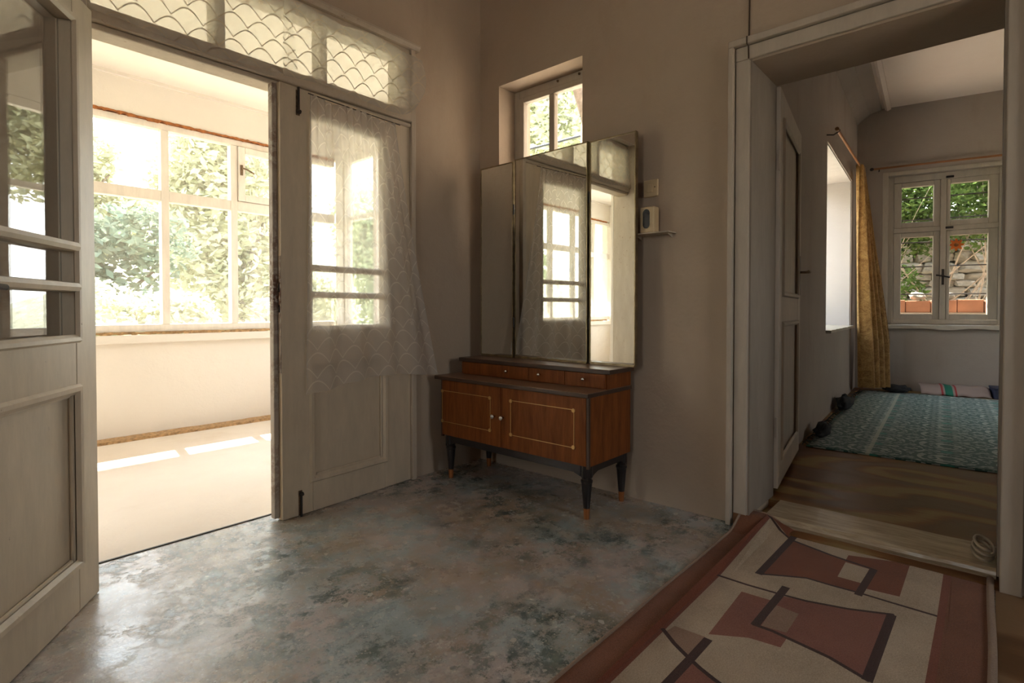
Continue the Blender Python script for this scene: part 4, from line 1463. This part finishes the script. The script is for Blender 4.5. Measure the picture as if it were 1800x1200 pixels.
def crumple(name, loc, sx, sy, sz, mat, seed, label, cat):
    bm = bmesh.new()
    bmesh.ops.create_icosphere(bm, subdivisions=3, radius=1)
    for v in bm.verts:
        d = 1 + 0.45 * noise.noise(v.co * 1.8 + Vector((seed, 0, 0))) + 0.18 * noise.noise(v.co * 5 + Vector((0, seed, 0)))
        v.co = Vector((v.co.x * sx * d, v.co.y * sy * d, max(0.0, (v.co.z * 0.5 + 0.42) * sz * d)))
    me = bpy.data.meshes.new(name)
    bm.to_mesh(me)
    bm.free()
    me.materials.append(mat)
    for p in me.polygons: p.use_smooth = True
    o = bpy.data.objects.new(name, me)
    C.objects.link(o)
    o.location = loc
    return tag(o, label, cat)


crumple('cloth_bundle', (4.55, 0.935, 0.062), 0.17, 0.045, 0.085, M['darkcloth'], 3, 'dark crumpled cloth at the near corner of the green rug', 'cloth')
crumple('cloth_bundle', (5.95, 1.035, 0.062), 0.22, 0.06, 0.125, M['darkcloth'], 8, 'dark crumpled cloth halfway along the left edge of the green rug', 'cloth')
crumple('dark_blanket', (7.50, 0.80, 0.062), 0.10, 0.13, 0.09, M['darkcloth'], 14, 'dark blanket heaped in the corner below the gold curtain', 'blanket')

# striped cloth along the far wall
m_, n_, l_, out_ = new_mat('striped_cloth')
k_ = N(n_, l_)
t_ = n_.new('ShaderNodeTexCoord')
s_ = n_.new('ShaderNodeSeparateXYZ')
l_.new(t_.outputs['Object'], s_.inputs[0])
f_ = k_.math('FRACT', k_.math('MULTIPLY', s_.outputs[0], 1.75))
rp = n_.new('ShaderNodeValToRGB')
rp.color_ramp.interpolation = 'CONSTANT'
st = [(0.0, (0.34, 0.26, 0.23)), (0.40, (0.36, 0.05, 0.05)), (0.43, (0.34, 0.26, 0.23)), (0.46, (0.02, 0.17, 0.11)), (0.58, (0.34, 0.26, 0.23)), (0.61, (0.36, 0.05, 0.05)), (0.64, (0.34, 0.26, 0.23))]
while len(rp.color_ramp.elements) < len(st): rp.color_ramp.elements.new(0.5)
for e_, (p_, c_) in zip(rp.color_ramp.elements, st):
    e_.position = p_
    e_.color = (*c_, 1)
l_.new(f_, rp.inputs[0])
l_.new(k_.principled(rp.outputs[0], 0.9), out_.inputs[0])
sc_ = root('striped_blanket', (FO[0], FO[1], 0.052), FA, 'pale folded blanket with red and green stripes under the far window', 'blanket')
b = MB()
b.grid(lambda u, v: ((0.62 + 0.60 * u, -0.30 + 0.27 * v, 0.015 + 0.085 * math.sin(min(1, v * 1.6) * math.pi / 2) + 0.006 * math.sin(u * 23)), (u, v)), 30, 10)
st_o = b.build('cloth', m_, sc_, smooth=True)
so = st_o.modifiers.new('thickness', 'SOLIDIFY')
so.thickness = 0.02
nb = root('navy_box', (FO[0], FO[1], 0.052), FA, 'low dark navy box by the far wall, right of the striped blanket', 'box')
MB().box(1.24, 1.52, -0.30, -0.05, 0, 0.10).build('body', M['navy'], nb, bevel=0.006)
MB().box(1.235, 1.525, -0.305, -0.045, 0.10, 0.118).build('lid', M['navy'], nb, bevel=0.004)

# curtain rods
rl = root('curtain_rod', (LO[0], LO[1], 0), LA, 'thin wooden curtain rod above the deep left window', 'curtain rod')
MB().tube([(2.37, -0.085, 2.515), (4.78, -0.085, 2.615)], 0.012, 10).build('pole', M['rod'], rl)
for s_x, zz in ((2.42, 2.517), (4.70, 2.611)):
    MB().tube([(s_x, 0.0, zz - 0.02), (s_x, -0.05, zz - 0.03), (s_x, -0.085, zz - 0.012), (s_x, -0.098, zz + 0.006)], 0.006, 6).build('bracket', M['iron'], rl)
MB().lathe([(0.004, 2.345), (0.016, 2.350), (0.018, 2.362), (0.011, 2.375)], (0, -0.085, 2.5145), 10, 'x').build('finial', M['rod'], rl)
rf = root('curtain_rod', (FO[0], FO[1], 0), FA, 'reddish curtain rod above the far four-light window', 'curtain rod')
MB().tube([(0.16, -0.07, 2.655), (1.75, -0.07, 2.655)], 0.012, 10).build('pole', M['rod'], rf)
for s_x in (0.22, 1.62):
    MB().tube([(s_x, 0.0, 2.635), (s_x, -0.04, 2.630), (s_x, -0.07, 2.642)], 0.006, 6).build('bracket', M['iron'], rf)
MB().lathe([(0.004, 0.125), (0.017, 0.135), (0.019, 0.150), (0.012, 0.165)], (0, -0.07, 2.655), 10, 'x').build('finial', M['iron'], rf)


# gold curtain bunched by the corner
def gold(u, v):
    z = 2.60 * (1 - v) + 0.12 * v
    wtop, wbot = 0.26, 0.44
    e = min(1, v * 1.25)
    w = wtop + (wbot - wtop) * e
    pinch = 1 - 0.28 * math.exp(-((v - 0.98) / 0.10) ** 2)
    s = 4.16 + 0.10 * v + w * pinch * (u * 0.86)
    y = -0.085 - 0.055 * v + (0.035 + 0.035 * v) * math.sin(u * 2 * math.pi * 4.5 + 0.7 * math.sin(3 * v)) - 0.20 * u * e
    c, sn = math.cos(LA), math.sin(LA)
    return (LO[0] + s * c - y * sn, LO[1] + s * sn + y * c, z), (u * 1.4, v * 2.5)


gc = MB().grid(gold, 90, 50).build('gold_curtain', M['brocade'], smooth=True)
tag(gc, 'gold brocade curtain bunched beside the deep left window', 'curtain')

# ------------------------------------------------------------------ outside
struct(MB().box(-30, 60, 5.3, 60, -2.2, -1.9).build('ground_garden', M['grass']), 'green garden ground outside the balcony', 'ground')
struct(MB().box(3.1, 60, 1.5, 5.3, -2.2, -1.2).build('ground_yard', M['pale_ground']), 'unseen yard beside the house, made pale to bounce light onto the far-room ceiling', 'ground')  # yard lightened as a reflector for the far-room ceiling
struct(MB().box(-30, 60, -45, -3.1, -0.9, -0.6).build('ground_front', M['pale_ground']), 'unseen pale ground added to bounce sun into the far room', 'ground')  # added reflector ground, throws sun through the low added window
struct(MB().box(8.4, 60, -3.05, 1.5, -2.2, 0.45).build('ground_bank', M['earth']), 'earth bank behind the far room', 'ground')
b = MB()
n = 24
hz = []
for i in range(n + 1):
    for j in range(11):
        x, y = -34 + 80 * i / n, 20 + 26 * j / 10
        hz.append((x, y, -2.0 + 11 * (j / 10) ** 0.8 + 0.7 * noise.noise(Vector((x * 0.15, y * 0.15, 0)))))
b.v = hz
for i in range(n):
    for j in range(10):
        a = i * 11 + j
        b.face((a, a + 11, a + 12, a + 1))
struct(b.build('hillside', M['grass'], smooth=True), 'green hillside rising behind the garden trees', 'hill')


def foliage(bb, c, rad, n, size, rnd, clumps=9):
    """leaf blades in clumps inside an ellipsoid"""
    cs = []
    for _ in range(clumps):
        while True:
            p = Vector((rnd.uniform(-1, 1), rnd.uniform(-1, 1), rnd.uniform(-1, 1)))
            if 0.3 < p.length < 1: break
        cs.append((p * 0.75, rnd.uniform(0.28, 0.5)))
    for i in range(n):
        cc, cr = cs[i % clumps]
        d = Vector((rnd.gauss(0, 1), rnd.gauss(0, 1), rnd.gauss(0, 1))).normalized() * cr * rnd.uniform(0.55, 1.05)
        p = cc + d
        p = Vector((c[0] + p.x * rad[0], c[1] + p.y * rad[1], c[2] + p.z * rad[2]))
        t = Vector((rnd.gauss(0, 1), rnd.gauss(0, 1), rnd.gauss(0, 0.6))).normalized()
        q = t.orthogonal().normalized()
        q.rotate(Matrix.Rotation(rnd.uniform(0, 6.28), 3, t))
        s = size * rnd.uniform(0.6, 1.3)
        b0 = len(bb.v)
        bb.v += [tuple(p - t * s), tuple(p + q * s * 0.45), tuple(p + t * s), tuple(p - q * s * 0.45)]
        bb.f.append((b0, b0 + 1, b0 + 2, b0 + 3))


def make_tree(name, loc, h, rad, n, size, mat, seed, label, cat='tree', zc=None, group='trees and shrubs in the garden', clumps=14):
    rnd = random.Random(seed)
    r_ = root(name, loc, 0, label, cat, group)
    zc = h - rad[2] * 0.8 if zc is None else zc
    b = MB()
    base = 0.05 + 0.025 * h
    b.tube([(0, 0, -0.1), (0.05, 0.03, zc * 0.5), (0.0, 0.0, zc), (0.03, 0.0, zc + rad[2] * 0.5)], [base, base * 0.8, base * 0.55, base * 0.2], 8)
    b.build('trunk', M['bark'], r_, smooth=True)
    for i in range(5):
        a = 2 * math.pi * i / 5 + rnd.random()
        z0 = zc * rnd.uniform(0.55, 0.95)
        e = (rad[0] * 0.65 * math.cos(a), rad[1] * 0.65 * math.sin(a), zc + rad[2] * rnd.uniform(-0.2, 0.5))
        MB().tube([(0, 0, z0), (e[0] * 0.4, e[1] * 0.4, z0 + (e[2] - z0) * 0.5), e], [base * 0.45, base * 0.3, base * 0.1], 6).build('branch', M['bark'], r_, smooth=True)
    b = MB()
    foliage(b, (0, 0, zc), rad, n, size, rnd, clumps)
    cr = b.build('foliage', mat, r_)
    tag(cr, kind='stuff')
    return r_


make_tree('garden_tree', (2.6, 13.0, -1.9), 4.9, (1.7, 1.5, 1.5), 9000, 0.10, M['leafB'], 31, 'dark green garden tree in the lower left balcony pane', zc=3.6)
make_tree('garden_tree', (6.3, 16.0, -1.9), 9.5, (2.4, 2.0, 4.2), 20000, 0.12, M['leafC'], 32, 'sunlit green tree filling the middle balcony panes', zc=5.2, clumps=26)
make_tree('garden_tree', (11.3, 15.2, -1.9), 9.5, (2.3, 2.0, 3.6), 16000, 0.12, M['leafA'], 33, 'mid-green tree in the right balcony panes', zc=4.4, clumps=26)
make_tree('garden_shrub', (2.4, 10.0, -1.9), 3.4, (1.4, 1.0, 1.1), 9000, 0.08, M['leafC'], 34, 'pale shrub at the foot of the left balcony pane', 'shrub', zc=2.3)
make_tree('garden_shrub', (5.3, 10.6, -1.9), 4.0, (1.4, 1.2, 1.4), 10000, 0.08, M['leafC'], 35, 'bright bushy shrub low behind the right balcony panes', 'shrub', zc=2.5)
make_tree('garden_tree', (2.6, 19.0, -1.9), 8.5, (2.6, 2.0, 2.6), 12000, 0.14, M['leafC'], 36, 'hazy pale tree rising behind the dark garden tree', zc=5.6)
make_tree('garden_tree', (-6.0, 12.0, -1.9), 6.5, (3.0, 2.4, 2.6), 7000, 0.13, M['leafA'], 37, 'tree outside the far end of the balcony', zc=3.6)
make_tree('garden_tree', (15.5, 12.0, -1.9), 14.0, (3.4, 3.0, 4.2), 16000, 0.15, M['leafC'], 38, 'tall pale tree seen through the small window above the mirror', zc=9.6)
make_tree('garden_tree', (6.9, 4.5, -1.2), 8.2, (2.0, 1.3, 1.3), 26000, 0.11, M['leafD'], 39, 'unseen dense tree added to keep the sun off the deep left window', zc=7.0, clumps=40)  # sun blocker added out of sight, keeps direct sun off the green rug
make_tree('garden_tree', (12.4, 4.4, 0.4), 7.5, (2.6, 2.2, 2.0), 24000, 0.12, M['leafD'], 40, 'unseen dense tree added to shade the stone wall behind the far window', zc=5.0, clumps=36)  # added crown out of view, casts shade on the stones
make_tree('garden_tree', (13.2, -1.2, 0.4), 6.0, (2.0, 3.0, 2.2), 14000, 0.12, M['leafD'], 41, 'leafy tree filling the sky above the stone wall', zc=4.0, clumps=26)

cbl = MB().tube([(9.0, y, 4.43 + 0.008 * (y - 7.0) ** 2) for y in [1.9 + 0.4 * i for i in range(26)]], 0.026, 6)
po = MB().tube([(9.0, 12.02, -1.95), (9.0, 12.0, 5.2)], [0.11, 0.08], 10)
tag(po.build('utility_pole', M['bark'], smooth=True), 'wooden utility pole carrying the power line in the yard', 'pole')
tag(cbl.build('power_line', M['wire'], smooth=True), 'dark power line sagging across the small window view', 'cable')

# stone wall and terracotta blocks behind the far window
sw_ = root('stone_wall', (10.6, 0.3, 0.3), R(6), 'rough dry-stone wall in the shade behind the far window', 'stone wall')
MB().box(0.10, 0.60, -2.6, 2.6, 0, 2.15).build('rubble_core', M['earth'], sw_)
base_stones = []
rnd = random.Random(55)
for k in range(7):
    bm = bmesh.new()
    bmesh.ops.create_cube(bm, size=1)
    bmesh.ops.bevel(bm, geom=bm.edges[:], offset=0.20, segments=1, affect='EDGES')
    for v in bm.verts:
        v.co += Vector((rnd.uniform(-1, 1), rnd.uniform(-1, 1), rnd.uniform(-1, 1))) * 0.10
    me = bpy.data.meshes.new('stone')
    bm.to_mesh(me)
    bm.free()
    me.materials.append(M['stone'])
    base_stones.append(me)
z = 0.0
while z < 2.15:
    hgt = rnd.uniform(0.10, 0.19)
    y = -2.4
    while y < 2.5:
        ln = rnd.uniform(0.16, 0.38)
        so_ = bpy.data.objects.new('stone', rnd.choice(base_stones))
        C.objects.link(so_)
        so_.parent = sw_
        so_.location = (0.06 + rnd.uniform(-0.04, 0.04), y + ln / 2, z + hgt / 2)
        so_.scale = (0.30, ln * 1.02, hgt * 1.04)
        so_.rotation_euler = (rnd.uniform(-0.1, 0.1), rnd.uniform(-0.1, 0.1), rnd.uniform(-0.12, 0.12))
        y += ln
    z += hgt * 0.96
tc = root('terracotta_edging', (FO[0], FO[1], 0), FA, 'row of terracotta blocks just outside the far window', 'edging')
MB().box(-0.3, 2.0, 0.85, 1.10, 0.40, 0.955).build('footing', M['earth'], tc)
for i in range(7):
    a = -0.22 + 0.262 * i
    MB().box(a, a + 0.255, 0.86 + 0.01 * (i % 2), 1.06, 0.957, 1.108 + 0.006 * (i % 3)).build('terracotta_block', M['terracotta'], tc, bevel=0.008)
for i in range(4):
    a = 0.1 + 0.30 * i
    crumple('rubble_stone', (FO[0] + 0.178 * a + 0.984 * 0.96, FO[1] - 0.984 * a + 0.178 * 0.96, 1.124), 0.10, 0.08, 0.10, M['stone'] if i else M['terracotta'], 60 + i,
            ['reddish broken tile lying on the left terracotta block', 'grey rubble stone on the terracotta row behind the window mullion', 'grey rubble stone on the right terracotta block', 'grey rubble stone at the right end of the terracotta row'][i], 'stone')

# bare branches and leaves between window and stone wall
bu = root('tangled_bush', (9.9, 0.35, 0.45), 0, 'tangle of bare branches and leaves in front of the stone wall', 'bush')
rnd = random.Random(71)
for i in range(34):
    y_ = rnd.uniform(-0.9, 1.5)
    p0 = Vector((rnd.uniform(-0.3, 0.3), y_, 0))
    d = Vector((rnd.uniform(-0.25, 0.25), rnd.uniform(-0.9, 0.9), rnd.uniform(0.8, 1.6)))
    pts = [p0 + d * t * 1.5 + Vector((0.05 * math.sin(5 * t + i), 0.10 * math.sin(4 * t + i), 0)) for t in [q / 7 for q in range(8)]]
    MB().tube(pts, [(0.018 if i % 3 == 0 else 0.010) * (1 - 0.8 * q / 7) for q in range(8)], 6).build('branch', M['twig'], bu, smooth=True)
b = MB()
for cy, cz, ry, rz_, nn in ((0.6, 1.75, 1.2, 0.45, 1500), (-0.5, 1.8, 0.8, 0.55, 1700), (0.9, 0.8, 0.6, 0.5, 500), (0.2, 2.6, 1.9, 0.7, 5200), (0.9, 2.1, 0.9, 0.5, 2400)):
    foliage(b, (0, cy, cz), (0.35, ry, rz_), int(nn * 1.5), 0.043, rnd, 16)
tag(b.build('foliage', M['leafD'], bu), kind='stuff')
